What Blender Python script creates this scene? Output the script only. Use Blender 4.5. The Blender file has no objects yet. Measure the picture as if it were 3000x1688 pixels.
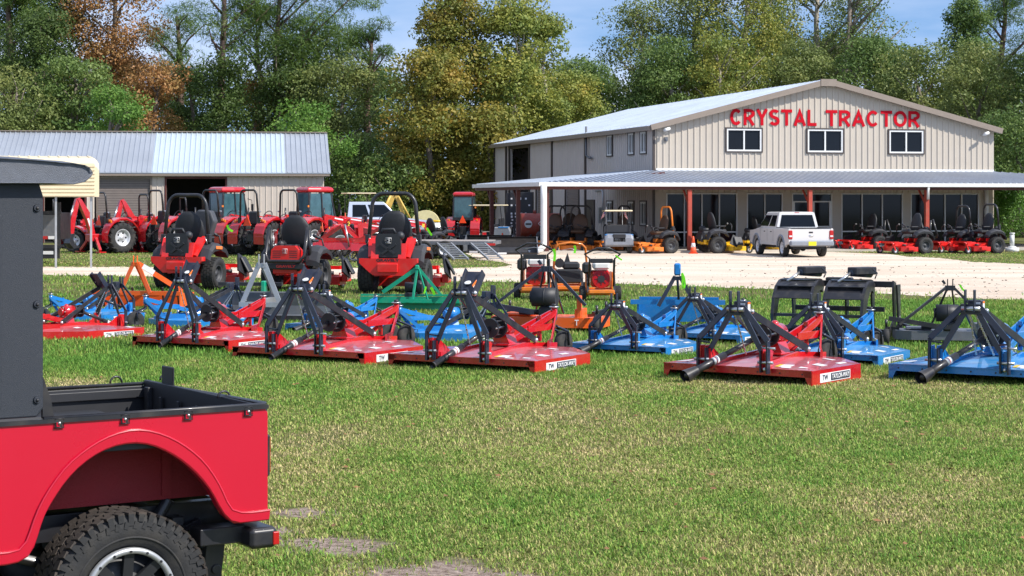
import bpy, bmesh, math, random
import numpy as np
from mathutils import Vector, Matrix, Euler
R = math.radians
rng = random.Random(7)
NR = np.random.RandomState(11)
sc = bpy.context.scene
col = sc.collection
# ---------------------------------------------------------------- camera model
F, H, CX, CH = 5400.0, 585.0, 1500.0, 2.3
def D_of(y, z=0.0): return (CH - z) * F / (y - H)
def gp(x, y, z=0.0):
    d = D_of(y, z); return Vector(((x - CX) / F * d, d, z))
def pd(x, y, d): return Vector(((x - CX) / F * d, d, CH + (H - y) / F * d))
# ---------------------------------------------------------------- materials
MATS = {}
def newmat(name):
    m = bpy.data.materials.new(name); m.use_nodes = True
    return m, m.node_tree.nodes, m.node_tree.links, m.node_tree.nodes['Principled BSDF']
def mat(name, c, rough=0.5, metal=0.0, var=0.12, scale=3.0, bump=0.0, bscale=60.0, coat=0.0, spec=0.5, dirt=None, damt=0.0, emit=None, trans=0.0, coord='Object'):
    if name in MATS: return MATS[name]
    m, N, L, b = newmat(name)
    tc = N.new('ShaderNodeTexCoord'); nz = N.new('ShaderNodeTexNoise'); nz.inputs['Scale'].default_value = scale
    nz.inputs['Detail'].default_value = 6; nz.inputs['Roughness'].default_value = 0.65
    L.new(tc.outputs[coord], nz.inputs['Vector'])
    mr = N.new('ShaderNodeMapRange'); mr.inputs['From Min'].default_value = .3; mr.inputs['From Max'].default_value = .7
    mr.inputs['To Min'].default_value = 1 - var; mr.inputs['To Max'].default_value = 1 + var
    L.new(nz.outputs['Fac'], mr.inputs['Value'])
    hs = N.new('ShaderNodeHueSaturation'); hs.inputs['Color'].default_value = (*c, 1)
    L.new(mr.outputs[0], hs.inputs['Value'])
    out = hs.outputs[0]
    if dirt is not None:
        n2 = N.new('ShaderNodeTexNoise'); n2.inputs['Scale'].default_value = scale * 2.3; n2.inputs['Detail'].default_value = 8
        L.new(tc.outputs[coord], n2.inputs['Vector'])
        r2 = N.new('ShaderNodeMapRange'); r2.inputs['From Min'].default_value = .48; r2.inputs['From Max'].default_value = .72
        r2.inputs['To Max'].default_value = damt
        L.new(n2.outputs['Fac'], r2.inputs['Value'])
        mx = N.new('ShaderNodeMix'); mx.data_type = 'RGBA'; mx.inputs[7].default_value = (*dirt, 1)
        L.new(r2.outputs[0], mx.inputs[0]); L.new(out, mx.inputs[6]); out = mx.outputs[2]
    L.new(out, b.inputs['Base Color'])
    b.inputs['Metallic'].default_value = metal; b.inputs['Specular IOR Level'].default_value = spec
    rr = N.new('ShaderNodeMapRange'); rr.inputs['To Min'].default_value = max(.03, rough * .8); rr.inputs['To Max'].default_value = min(1, rough * 1.25)
    L.new(nz.outputs['Fac'], rr.inputs['Value']); L.new(rr.outputs[0], b.inputs['Roughness'])
    b.inputs['Coat Weight'].default_value = coat; b.inputs['Coat Roughness'].default_value = .06
    b.inputs['Transmission Weight'].default_value = trans
    if bump:
        n3 = N.new('ShaderNodeTexNoise'); n3.inputs['Scale'].default_value = bscale; n3.inputs['Detail'].default_value = 4
        L.new(tc.outputs[coord], n3.inputs['Vector'])
        bp = N.new('ShaderNodeBump'); bp.inputs['Strength'].default_value = bump; bp.inputs['Distance'].default_value = .01
        L.new(n3.outputs['Fac'], bp.inputs['Height']); L.new(bp.outputs[0], b.inputs['Normal'])
    MATS[name] = m
    return m
DUST = (.30, .25, .19)
RED = mat('red_paint', (.52, .008, .014), .26, var=.06, coat=1.0, dirt=DUST, damt=.10)
JRED = mat('jeep_red_paint', (.52, .005, .028), .28, var=.015, coat=.6, scale=1.2)
JREDIN = mat('jeep_liner_red', (.30, .02, .025), .75, var=.1, bump=.5, bscale=90)
MRED = mat('mower_red_paint', (.70, .012, .010), .35, var=.06, coat=.4, dirt=DUST, damt=.12)
DECKR = mat('dust_and_sky_sheen_red_deck_paint', (.45, .075, .085), .42, var=.08, coat=.7, dirt=(.50, .30, .28), damt=.5, scale=2)  # pinker than the skirts: dust plus sky reflection put into the deck top colour
DECKB = mat('dust_and_sky_sheen_blue_deck_paint', (.03, .23, .52), .38, var=.08, coat=.6, dirt=(.25, .38, .48), damt=.5, scale=2)  # blue deck tops paled likewise, dust and reflected sky both in the colour
BLUE = mat('blue_paint', (.010, .20, .55), .26, var=.07, coat=1.0, dirt=DUST, damt=.10)
ORANGE = mat('orange_paint', (.85, .12, .008), .4, var=.08, coat=.3, dirt=DUST, damt=.15)
MORANGE = mat('mower_orange_paint', (.75, .20, .015), .45, var=.1, coat=.2, dirt=DUST, damt=.2)
GREEN = mat('green_paint', (.0, .30, .17), .4, var=.08, coat=.3, dirt=DUST, damt=.1)
YELL = mat('yellow_paint', (.80, .47, .01), .4, var=.08, coat=.3, dirt=DUST, damt=.15)
BYEL = mat('pale_yellow_paint', (.72, .50, .12), .5, var=.12, dirt=DUST, damt=.4)
BLK = mat('black_paint', (.018, .018, .022), .38, var=.15, coat=.15, dirt=DUST, damt=.10)
NAVY = mat('dark_blue_black_paint', (.018, .022, .04), .32, var=.12, coat=.2, dirt=DUST, damt=.08)
GRYM = mat('grey_metal', (.16, .17, .19), .45, .3, var=.15, dirt=DUST, damt=.2)
LGRY = mat('light_grey_metal', (.42, .43, .44), .4, .5, var=.12, dirt=DUST, damt=.15)
DGRY = mat('charcoal_plastic', (.055, .058, .066), .55, var=.12, bump=.15, bscale=200)
DPL = mat('dark_plastic', (.022, .023, .027), .5, var=.12)
CANV = mat('black_hardtop_canvas', (.022, .027, .038), .5, var=.05, bump=.35, bscale=420)
CAPM = mat('textured_dark_cap', (.105, .115, .14), .45, var=.12, bump=.5, bscale=260, scale=30)
RUB = mat('rubber', (.024, .024, .025), .8, var=.2, dirt=(.11, .095, .075), damt=.35, bump=.2, bscale=80)
RUBT = mat('brown_dusty_tread', (.045, .036, .03), .85, var=.25, dirt=(.12, .09, .07), damt=.5, bump=.3, bscale=60)
SEAT = mat('black_vinyl', (.02, .021, .024), .55, var=.15, bump=.2, bscale=150)
BSEAT = mat('brown_vinyl', (.075, .04, .022), .6, var=.2)
WHT = mat('white_paint', (.78, .78, .78), .35, var=.03, coat=.3)
TRKW = mat('truck_white_paint', (.70, .68, .66), .3, .1, var=.02, coat=.6)
TRKB = mat('truck_silver_paint', (.62, .66, .76), .25, .3, var=.02, coat=.7)
CREAM = mat('cream_metal', (.72, .62, .42), .45, var=.05)
RIMW = mat('silver_rim', (.62, .63, .66), .35, .35, var=.08)
STEEL = mat('zinc_steel', (.6, .6, .6), .3, .9, var=.1)
DECW = mat('white_decal', (.75, .75, .76), .4, var=.05)
DECB = mat('navy_decal', (.02, .03, .06), .4, var=.05)
DECY = mat('yellow_decal', (.8, .55, .05), .4, var=.05)
DECO = mat('orange_decal', (.85, .2, .03), .4, var=.05)
SMV = mat('orange_reflector', (1.0, .07, .008), .45, var=.03)
AMB = mat('amber_lens', (.9, .25, .01), .2, var=.05, coat=.5)
LENS = mat('red_lens', (.45, .01, .012), .15, var=.05, coat=.8)
LENSW = mat('clear_lens', (.7, .7, .72), .1, var=.05, coat=.8)
NEON = mat('neon_green_ribbon', (.25, 1.0, .02), .5, var=.1)
GLASS = mat('dark_glass', (.007, .009, .013), .06, var=.15, spec=.22, scale=.7)
GLASST = mat('teal_glass', (.05, .12, .14), .06, var=.4, spec=.7, scale=2)
WALLF = mat('tan_metal_cladding', (.50, .44, .365), .5, var=.03, scale=.6, dirt=(.36, .31, .25), damt=.10)
WALLS = mat('grey_metal_cladding', (.53, .475, .43), .5, var=.04, scale=.6, dirt=(.36, .31, .27), damt=.15)
SHEDW = mat('shed_cladding', (.58, .50, .43), .55, var=.04, scale=.8, dirt=(.33, .28, .24), damt=.15)
TRIM = mat('taupe_trim', (.26, .21, .17), .5, var=.06)
DTRIM = mat('dark_brown_trim', (.065, .05, .045), .5, var=.08)
ROOFM = mat('galvanised_roof', (.58, .63, .70), .38, .45, var=.07, scale=.5, dirt=(.45, .45, .46), damt=.3)
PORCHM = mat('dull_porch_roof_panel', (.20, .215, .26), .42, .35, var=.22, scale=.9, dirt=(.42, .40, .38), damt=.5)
ROOFS = mat('galvanised_shed_roof', (.42, .45, .49), .4, .4, var=.10, scale=.35)
ROOFL = mat('bright_galvanised_panel', (.57, .65, .71), .38, .35, var=.06, scale=.5)
WTRIM = mat('white_gutter', (.75, .75, .73), .4, var=.04)
RUSTP = mat('red_oxide_steel', (.42, .06, .035), .55, var=.12, dirt=(.30, .13, .08), damt=.4)
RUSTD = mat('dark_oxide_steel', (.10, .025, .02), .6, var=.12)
SIGNR = mat('sign_red', (.50, .001, .012), .6, var=.04, spec=.15)
CONC = mat('concrete', (.50, .45, .38), .85, var=.1, bump=.3, bscale=20)
DOORM = mat('roller_door', (.20, .165, .15), .6, var=.08)
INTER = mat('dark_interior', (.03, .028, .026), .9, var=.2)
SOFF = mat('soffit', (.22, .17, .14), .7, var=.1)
TANKR = mat('oxide_tank', (.30, .045, .03), .5, var=.15, dirt=DUST, damt=.2)
BLUEP = mat('club_blue', (.03, .17, .42), .4, var=.08, dirt=(.3, .3, .32), damt=.25)
GREYB = mat('dusty_grey_body', (.22, .24, .28), .5, var=.1, dirt=(.35, .34, .33), damt=.35)
PLATE = mat('yellow_plate', (.80, .72, .02), .4, var=.05)
FLAGR = mat('flag_red', (.6, .03, .05), .7, var=.1)
FLAGB = mat('flag_blue', (.05, .07, .3), .7, var=.1)
CONE = mat('cone_orange', (.85, .10, .03), .5, var=.1)
WOOD = mat('weathered_deck_wood', (.34, .30, .27), .8, var=.2, scale=6)
BARK = mat('grey_bark', (.20, .165, .13), .9, var=.35, scale=2.5, bump=.8, bscale=9)
PBARK = mat('pine_bark', (.13, .085, .065), .9, var=.4, scale=2, bump=.9, bscale=7)
LIMB = mat('pale_limb_bark', (.33, .29, .23), .9, var=.3, scale=2)
# ---------------------------------------------------------------- mesh builder
def frame(d, up=(0, 0, 1)):
    d = Vector(d).normalized(); up = Vector(up)
    if abs(d.dot(up)) > .98: up = Vector((0, 1, 0)) if abs(d.y) < .9 else Vector((1, 0, 0))
    s = d.cross(up).normalized(); u = s.cross(d).normalized()
    return d, s, u
class MB:
    def __init__(s): s.v = []; s.f = []; s.m = []; s.sm = []; s.mats = []; s.cur = 0
    def mt(s, m):
        if m not in s.mats: s.mats.append(m)
        s.cur = s.mats.index(m); return s
    def add(s, vs, fs, smooth=False):
        o = len(s.v); s.v += [tuple(v) for v in vs]
        for f in fs: s.f.append([i + o for i in f]); s.m.append(s.cur); s.sm.append(smooth)
        return s
    def box(s, c, d, rz=0, rx=0, ry=0, ch=0):
        M = Euler((rx, ry, rz)).to_matrix(); c = Vector(c); x, y, z = d[0] / 2, d[1] / 2, d[2] / 2
        if ch:
            e = min(ch, x * .9, y * .9, z * .9); vs = []; ix = {}
            for a in (-1, 1):
                for b in (-1, 1):
                    for g in (-1, 1):
                        for k, (p, q, r) in enumerate(((x, y - e, z - e), (x - e, y, z - e), (x - e, y - e, z))):
                            ix[a, b, g, k] = len(vs); vs.append(c + M @ Vector((a * p, b * q, g * r)))
            fs = []
            for a in (-1, 1):
                fs.append([ix[a, -1, -1, 0], ix[a, 1, -1, 0], ix[a, 1, 1, 0], ix[a, -1, 1, 0]])
                fs.append([ix[-1, a, -1, 1], ix[1, a, -1, 1], ix[1, a, 1, 1], ix[-1, a, 1, 1]])
                fs.append([ix[-1, -1, a, 2], ix[1, -1, a, 2], ix[1, 1, a, 2], ix[-1, 1, a, 2]])
                for b in (-1, 1):
                    fs.append([ix[a, b, -1, 0], ix[a, b, 1, 0], ix[a, b, 1, 1], ix[a, b, -1, 1]])
                    fs.append([ix[a, -1, b, 0], ix[a, 1, b, 0], ix[a, 1, b, 2], ix[a, -1, b, 2]])
                    fs.append([ix[-1, a, b, 1], ix[1, a, b, 1], ix[1, a, b, 2], ix[-1, a, b, 2]])
                    for g in (-1, 1): fs.append([ix[a, b, g, 0], ix[a, b, g, 1], ix[a, b, g, 2]])
            return s.add(vs, fs)
        vs = [c + M @ Vector((a * x, b * y, g * z)) for a in (-1, 1) for b in (-1, 1) for g in (-1, 1)]
        return s.add(vs, [(0, 1, 3, 2), (4, 6, 7, 5), (0, 4, 5, 1), (2, 3, 7, 6), (0, 2, 6, 4), (1, 5, 7, 3)])
    def bar(s, p0, p1, w, h, up=(0, 0, 1)):
        p0 = Vector(p0); p1 = Vector(p1); d, a, u = frame(p1 - p0, up); a *= w / 2; u *= h / 2
        vs = [p + i * a + j * u for p in (p0, p1) for i, j in ((-1, -1), (1, -1), (1, 1), (-1, 1))]
        return s.add(vs, [(0, 3, 2, 1), (4, 5, 6, 7), (0, 1, 5, 4), (1, 2, 6, 5), (2, 3, 7, 6), (3, 0, 4, 7)])
    def cyl(s, p0, p1, r0, r1=None, n=14, cap=True):
        r1 = r0 if r1 is None else r1; p0 = Vector(p0); p1 = Vector(p1); d, a, u = frame(p1 - p0)
        vs = []
        for p, r in ((p0, r0), (p1, r1)):
            for i in range(n): t = 2 * math.pi * i / n; vs.append(p + a * r * math.cos(t) + u * r * math.sin(t))
        s.add(vs, [(i, (i + 1) % n, n + (i + 1) % n, n + i) for i in range(n)], True)
        if cap: s.add(vs[:n], [list(range(n))[::-1]]); s.add(vs[n:], [list(range(n))])
        return s
    def tube(s, pts, r, n=8, closed=False):
        pts = [Vector(p) for p in pts]; k = len(pts); rs = r if isinstance(r, (list, tuple)) else [r] * k
        vs = []; pu = None
        for i, p in enumerate(pts):
            if closed: d = pts[(i + 1) % k] - pts[i - 1]
            else: d = pts[min(i + 1, k - 1)] - pts[max(i - 1, 0)]
            d.normalize()
            if pu is None: _, a, u = frame(d)
            else:
                a = d.cross(pu)
                if a.length < 1e-4: _, a, u = frame(d)
                a.normalize(); u = a.cross(d).normalized()
            pu = u
            for j in range(n): t = 2 * math.pi * j / n; vs.append(p + a * rs[i] * math.cos(t) + u * rs[i] * math.sin(t))
        fs = [(i * n + j, i * n + (j + 1) % n, ((i + 1) % k) * n + (j + 1) % n, ((i + 1) % k) * n + j) for i in range(k if closed else k - 1) for j in range(n)]
        s.add(vs, fs, True)
        if not closed: s.add(vs[:n], [list(range(n))[::-1]]); s.add(vs[-n:], [list(range(n))])
        return s
    def lathe(s, prof, o=(0, 0, 0), ax='x', n=24, smooth=True):
        o = Vector(o); vs = []
        for a, r in prof:
            for i in range(n):
                t = 2 * math.pi * i / n; c, q = r * math.cos(t), r * math.sin(t)
                vs.append(o + (Vector((a, c, q)) if ax == 'x' else Vector((c, a, q)) if ax == 'y' else Vector((c, q, a))))
        return s.add(vs, [(k * n + i, k * n + (i + 1) % n, (k + 1) * n + (i + 1) % n, (k + 1) * n + i) for k in range(len(prof) - 1) for i in range(n)], smooth)
    def prism(s, poly, a, b, ax='x'):
        # poly in the two other axes (order: x->(y,z), y->(x,z), z->(x,y)), extruded from a to b along ax
        def P(q, t): return (t, q[0], q[1]) if ax == 'x' else (q[0], t, q[1]) if ax == 'y' else (q[0], q[1], t)
        n = len(poly); vs = [P(q, a) for q in poly] + [P(q, b) for q in poly]
        return s.add(vs, [list(range(n)), list(range(n, 2 * n))[::-1]] + [(i, (i + 1) % n, n + (i + 1) % n, n + i) for i in range(n)])
    def sphere(s, c, r, n=12, m=8, sc=(1, 1, 1)):
        c = Vector(c); vs = []
        for i in range(m + 1):
            p = math.pi * i / m
            for j in range(n):
                t = 2 * math.pi * j / n
                vs.append(c + Vector((r * sc[0] * math.sin(p) * math.cos(t), r * sc[1] * math.sin(p) * math.sin(t), r * sc[2] * math.cos(p))))
        return s.add(vs, [(i * n + j, i * n + (j + 1) % n, (i + 1) * n + (j + 1) % n, (i + 1) * n + j) for i in range(m) for j in range(n)], True)
    def loft(s, secs, smooth=True, caps=True):
        n = len(secs[0]); vs = [p for q in secs for p in q]
        s.add(vs, [(k * n + i, k * n + (i + 1) % n, (k + 1) * n + (i + 1) % n, (k + 1) * n + i) for k in range(len(secs) - 1) for i in range(n)], smooth)
        if caps: s.add(secs[0], [list(range(n))[::-1]]); s.add(secs[-1], [list(range(n))])
        return s
    def xf(s, M, i0=0):
        for i in range(i0, len(s.v)): s.v[i] = tuple(M @ Vector(s.v[i]))
        return s
    def build(s, name, m=None, parent=None, bevel=0, label=None):
        me = bpy.data.meshes.new(name)
        if m is not None and not s.mats: s.mats = [m]
        me.from_pydata(s.v, [], s.f)
        for q in s.mats: me.materials.append(q)
        me.polygons.foreach_set('material_index', s.m); me.polygons.foreach_set('use_smooth', s.sm)
        bm = bmesh.new(); bm.from_mesh(me); bmesh.ops.remove_doubles(bm, verts=bm.verts, dist=1e-5)
        bmesh.ops.recalc_face_normals(bm, faces=bm.faces); bm.to_mesh(me); bm.free(); me.update()
        o = bpy.data.objects.new(name, me); col.objects.link(o)
        if parent: o.parent = parent
        if bevel:
            b = o.modifiers.new('bevel', 'BEVEL'); b.width = bevel; b.segments = 2; b.limit_method = 'ANGLE'; b.angle_limit = R(35)
        if label: o['label'] = label
        return o
def thing(name, label, cat, loc=(0, 0, 0), rz=0, group=None, k=1.0):
    o = bpy.data.objects.new(name, None); col.objects.link(o); o.empty_display_size = .2
    o.location = loc; o.rotation_euler = (0, 0, rz); o.scale = (k, k, k); o['label'] = label; o['category'] = cat
    if group: o['group'] = group
    return o
def tag(o, label, cat, group=None, kind=None):
    if label: o['label'] = label
    if cat: o['category'] = cat
    if group: o['group'] = group
    if kind: o['kind'] = kind
    return o
def copy_tree(o, parent=None):
    c = o.copy(); col.objects.link(c)
    if parent: c.parent = parent
    for ch in list(o.children): copy_tree(ch, c)
    return c
def dup(o, loc, rz, label, k=None):
    c = copy_tree(o); c.location = loc; c.rotation_euler = (0, 0, rz); c['label'] = label
    if k is not None: c.scale = (k, k, k)
    return c
TXT = {}
def text_part(name, s, h, m, parent, M, bold=.0, ext=.002, sp=1.0, wide=None, align='CENTER', label=None):
    """flat lettering whose capital height is h, lying in local XY then moved by M"""
    key = (s, bold, sp, align)
    cu = bpy.data.curves.new(name, 'FONT'); cu.body = s; cu.size = 1; cu.align_x = align; cu.align_y = 'CENTER'
    cu.extrude = ext / (h / .7); cu.offset = bold; cu.space_character = sp; cu.resolution_u = 3
    t = bpy.data.objects.new('tmp', cu); col.objects.link(t)
    bpy.context.view_layer.update()
    me = bpy.data.meshes.new_from_object(t); bpy.data.objects.remove(t); bpy.data.curves.remove(cu)
    k = h / .7; xs = [v.co.x for v in me.vertices]; w = (max(xs) - min(xs)) * k; cx = (max(xs) + min(xs)) / 2 * k
    kx = k * (wide / w if wide else 1)
    me.transform(Matrix.Diagonal((kx, k, k, 1)))
    if align == 'CENTER': me.transform(Matrix.Translation((-cx * kx / k, 0, 0)))
    me.materials.clear(); me.materials.append(m); me.transform(M); me.name = name
    o = bpy.data.objects.new(name, me); col.objects.link(o); o.parent = parent
    if label: o['label'] = label
    return o
def face_M(pos, right, up):
    """matrix taking text XY to a plane at pos with given right / up directions"""
    r = Vector(right).normalized(); u = Vector(up).normalized(); n = r.cross(u)
    M = Matrix.Identity(4)
    for i in range(3): M[i][0] = r[i]; M[i][1] = u[i]; M[i][2] = n[i]; M[i][3] = pos[i]
    return M
# ---------------------------------------------------------------- wheels (axis = local x)
def wheel(parent, c, Rr, w, rimr, style='ag', side=1, rimm=None, name='wheel', n=28, steer=0):
    rimm = rimm or RIMW; t = MB().mt(RUB); h = w / 2; sh = Rr * .93
    t.lathe([(-h * .75, rimr), (-h * .98, rimr + (sh - rimr) * .35), (-h, sh * .93), (-h * .9, sh), (-h * .5, Rr * .965), (h * .5, Rr * .965), (h * .9, sh), (h, sh * .93), (h * .98, rimr + (sh - rimr) * .35), (h * .75, rimr)], n=n)
    if style == 'ag':
        nl = 16
        for i in range(nl):
            for sd in (-1, 1):
                a = 2 * math.pi * (i + (.5 if sd > 0 else 0)) / nl
                p0 = Vector((sd * h * .02, math.cos(a) * Rr * .985, math.sin(a) * Rr * .985)); a2 = a + .17
                p1 = Vector((sd * h * .98, math.cos(a2) * Rr * .955, math.sin(a2) * Rr * .955))
                t.bar(p0, p1, .05 * Rr / .6, .05 * Rr / .6, up=(0, math.cos(a), math.sin(a)))
                p2 = Vector((sd * h * 1.01, math.cos(a2 + .05) * Rr * .84, math.sin(a2 + .05) * Rr * .84))
                t.bar(p1, p2, .05 * Rr / .6, .035 * Rr / .6, up=(1, 0, 0))
    elif style == 'turf':
        for i in range(26):
            for q in (-.66, -.22, .22, .66):
                a = 2 * math.pi * (i + (.5 if q in (-.22, .66) else 0)) / 26
                t.box((q * h, math.cos(a) * Rr * .972, math.sin(a) * Rr * .972), (h * .36, .06 * Rr / .3, .02 * Rr / .3), rx=a - math.pi / 2)
    o = t.build(name, None, parent); o.location = c
    if steer: o.rotation_euler = (0, 0, steer)
    r = MB().mt(rimm)
    for sd in (-1, 1):
        r.lathe([(sd * h * .78, rimr * 1.04), (sd * h * .80, rimr * .95), (sd * h * .62, rimr * .88), (sd * h * .35, rimr * .80), (sd * h * .33, rimr * .3), (sd * h * .5, rimr * .26), (sd * h * .5, 0.001)], n=n)
        r.mt(DPL)
        for i in range(5):
            a = 2 * math.pi * i / 5; r.cyl((sd * h * .30, math.cos(a) * rimr * .56, math.sin(a) * rimr * .56), (sd * h * .36, math.cos(a) * rimr * .56, math.sin(a) * rimr * .56), rimr * .13, n=8)
        r.mt(rimm)
    r.build('rim', None, o)
    return o
# ================================================================ world, sun, camera
SUN_AZ, SUN_EL = 118.0, 44.0
w = bpy.data.worlds.new('World'); sc.world = w; w.use_nodes = True
N, L = w.node_tree.nodes, w.node_tree.links
bg = N['Background']; sky = N.new('ShaderNodeTexSky'); sky.sky_type = 'NISHITA'; sky.sun_disc = False
sky.sun_elevation = R(SUN_EL); sky.sun_rotation = R(SUN_AZ); sky.air_density = 1.2; sky.dust_density = .3; sky.ozone_density = 6.0
tc = N.new('ShaderNodeTexCoord'); va = N.new('ShaderNodeVectorMath'); va.operation = 'ADD'; va.inputs[1].default_value = (0, 0, .22)
vn = N.new('ShaderNodeVectorMath'); vn.operation = 'NORMALIZE'
L.new(tc.outputs['Generated'], va.inputs[0]); L.new(va.outputs[0], vn.inputs[0]); L.new(vn.outputs[0], sky.inputs['Vector'])
mp = N.new('ShaderNodeMapping'); mp.inputs['Scale'].default_value = (1.0, 1.0, 4.5); mp.inputs['Location'].default_value = (.35, .2, .1)
nz = N.new('ShaderNodeTexNoise'); nz.inputs['Scale'].default_value = 3.2; nz.inputs['Detail'].default_value = 7; nz.inputs['Roughness'].default_value = .5
L.new(tc.outputs['Generated'], mp.inputs['Vector']); L.new(mp.outputs[0], nz.inputs['Vector'])
mr = N.new('ShaderNodeMapRange'); mr.inputs['From Min'].default_value = .40; mr.inputs['From Max'].default_value = .64; mr.inputs['To Max'].default_value = .75
L.new(nz.outputs['Fac'], mr.inputs['Value'])
mx = N.new('ShaderNodeMix'); mx.data_type = 'RGBA'; mx.inputs[7].default_value = (5.8, 6.1, 7.2, 1)
L.new(mr.outputs[0], mx.inputs[0]); L.new(sky.outputs[0], mx.inputs[6]); L.new(mx.outputs[2], bg.inputs['Color'])
bg.inputs['Strength'].default_value = .14
sd = Vector((math.sin(R(SUN_AZ)) * math.cos(R(SUN_EL)), math.cos(R(SUN_AZ)) * math.cos(R(SUN_EL)), math.sin(R(SUN_EL))))
sl = bpy.data.lights.new('sun', 'SUN'); sl.energy = 4.3; sl.angle = R(.5); sl.color = (1.0, .95, .87)
so = bpy.data.objects.new('sun', sl); col.objects.link(so); so.rotation_euler = sd.to_track_quat('Z', 'Y').to_euler(); so.location = (20, -20, 40)
cam = bpy.data.cameras.new('camera'); co = bpy.data.objects.new('camera', cam); col.objects.link(co); sc.camera = co
cam.sensor_width = 36; cam.lens = 36 * F / 3000; cam.clip_end = 2000; cam.clip_start = .1
co.location = (0, 0, CH); co.rotation_euler = (R(90) , 0, 0)
cam.shift_y = -(844 - H) / 3000.0     # level camera, horizon above the middle of the frame
sc.view_settings.view_transform = 'Standard'; sc.view_settings.look = 'None'; sc.view_settings.gamma = 1; sc.view_settings.exposure = .45
sc.render.resolution_x = 1024; sc.render.resolution_y = 576
sc.cycles.max_bounces = 8; sc.cycles.transparent_max_bounces = 8
# ================================================================ ground
SOIL = []
for (cx, cy, rx, ry) in [(1240, 1690, 330, 62), (985, 1600, 210, 34), (925, 1505, 130, 24), (1500, 1700, 260, 34), (800, 1560, 110, 24)]:
    p = gp(cx, cy); q = gp(cx, cy - ry); SOIL.append((p.x, p.y, rx / F * p.y, max(.12, (q.y - p.y))))
def ground_mat():
    m, N, L, b = newmat('grass_ground'); tc = N.new('ShaderNodeTexCoord')
    def nz(s, d=6, r=.6, mapping=None):
        n = N.new('ShaderNodeTexNoise'); n.inputs['Scale'].default_value = s; n.inputs['Detail'].default_value = d; n.inputs['Roughness'].default_value = r
        L.new(tc.outputs['Object'], n.inputs['Vector']); return n
    n1 = nz(.45); n2 = nz(14, 8, .75)
    r1 = N.new('ShaderNodeValToRGB'); r1.color_ramp.elements[0].position = .36; r1.color_ramp.elements[0].color = (.095, .13, .028, 1)
    r1.color_ramp.elements[1].position = .68; r1.color_ramp.elements[1].color = (.19, .165, .07, 1)
    L.new(n1.outputs['Fac'], r1.inputs[0])
    r2 = N.new('ShaderNodeValToRGB'); r2.color_ramp.elements[0].position = .3; r2.color_ramp.elements[0].color = (.35, .35, .35, 1)
    r2.color_ramp.elements[1].position = .7; r2.color_ramp.elements[1].color = (1.35, 1.35, 1.35, 1)
    L.new(n2.outputs['Fac'], r2.inputs[0])
    mu = N.new('ShaderNodeMix'); mu.data_type = 'RGBA'; mu.blend_type = 'MULTIPLY'; mu.inputs[0].default_value = 1
    L.new(r1.outputs[0], mu.inputs[6]); L.new(r2.outputs[0], mu.inputs[7]); out = mu.outputs[2]
    n5 = nz(3.5, 5, .7)
    for (cx, cy, rx, ry) in SOIL:
        mp = N.new('ShaderNodeMapping'); mp.inputs['Location'].default_value = (-cx / rx, -cy / ry, 0); mp.inputs['Scale'].default_value = (1 / rx, 1 / ry, 0)
        ln = N.new('ShaderNodeVectorMath'); ln.operation = 'LENGTH'; L.new(tc.outputs['Object'], mp.inputs[0]); L.new(mp.outputs[0], ln.inputs[0])
        ad = N.new('ShaderNodeMath'); ad.operation = 'MULTIPLY_ADD'; ad.inputs[1].default_value = 2.2; L.new(n5.outputs['Fac'], ad.inputs[0]); L.new(ln.outputs['Value'], ad.inputs[2])
        mr_ = N.new('ShaderNodeMapRange'); mr_.inputs['From Min'].default_value = 2.15; mr_.inputs['From Max'].default_value = 1.75; L.new(ad.outputs[0], mr_.inputs['Value'])
        mx_ = N.new('ShaderNodeMix'); mx_.data_type = 'RGBA'; L.new(mr_.outputs[0], mx_.inputs[0]); L.new(out, mx_.inputs[6])
        s2 = N.new('ShaderNodeValToRGB'); s2.color_ramp.elements[0].position = .35; s2.color_ramp.elements[0].color = (.10, .065, .045, 1); s2.color_ramp.elements[1].position = .62; s2.color_ramp.elements[1].color = (.47, .37, .31, 1)
        L.new(n2.outputs['Fac'], s2.inputs[0]); L.new(s2.outputs[0], mx_.inputs[7]); out = mx_.outputs[2]
    L.new(out, b.inputs['Base Color'])
    b.inputs['Roughness'].default_value = .95; b.inputs['Specular IOR Level'].default_value = .15
    bp = N.new('ShaderNodeBump'); bp.inputs['Strength'].default_value = .9; bp.inputs['Distance'].default_value = .04
    L.new(n2.outputs['Fac'], bp.inputs['Height']); L.new(bp.outputs[0], b.inputs['Normal'])
    return m
g = MB(); g.add([(-400, -60, 0), (400, -60, 0), (400, 700, 0), (-400, 700, 0)], [(0, 1, 2, 3)])
tag(g.build('ground', ground_mat()), 'wide mown lawn with green and dry straw coloured patches', None, kind='structure')
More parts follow.
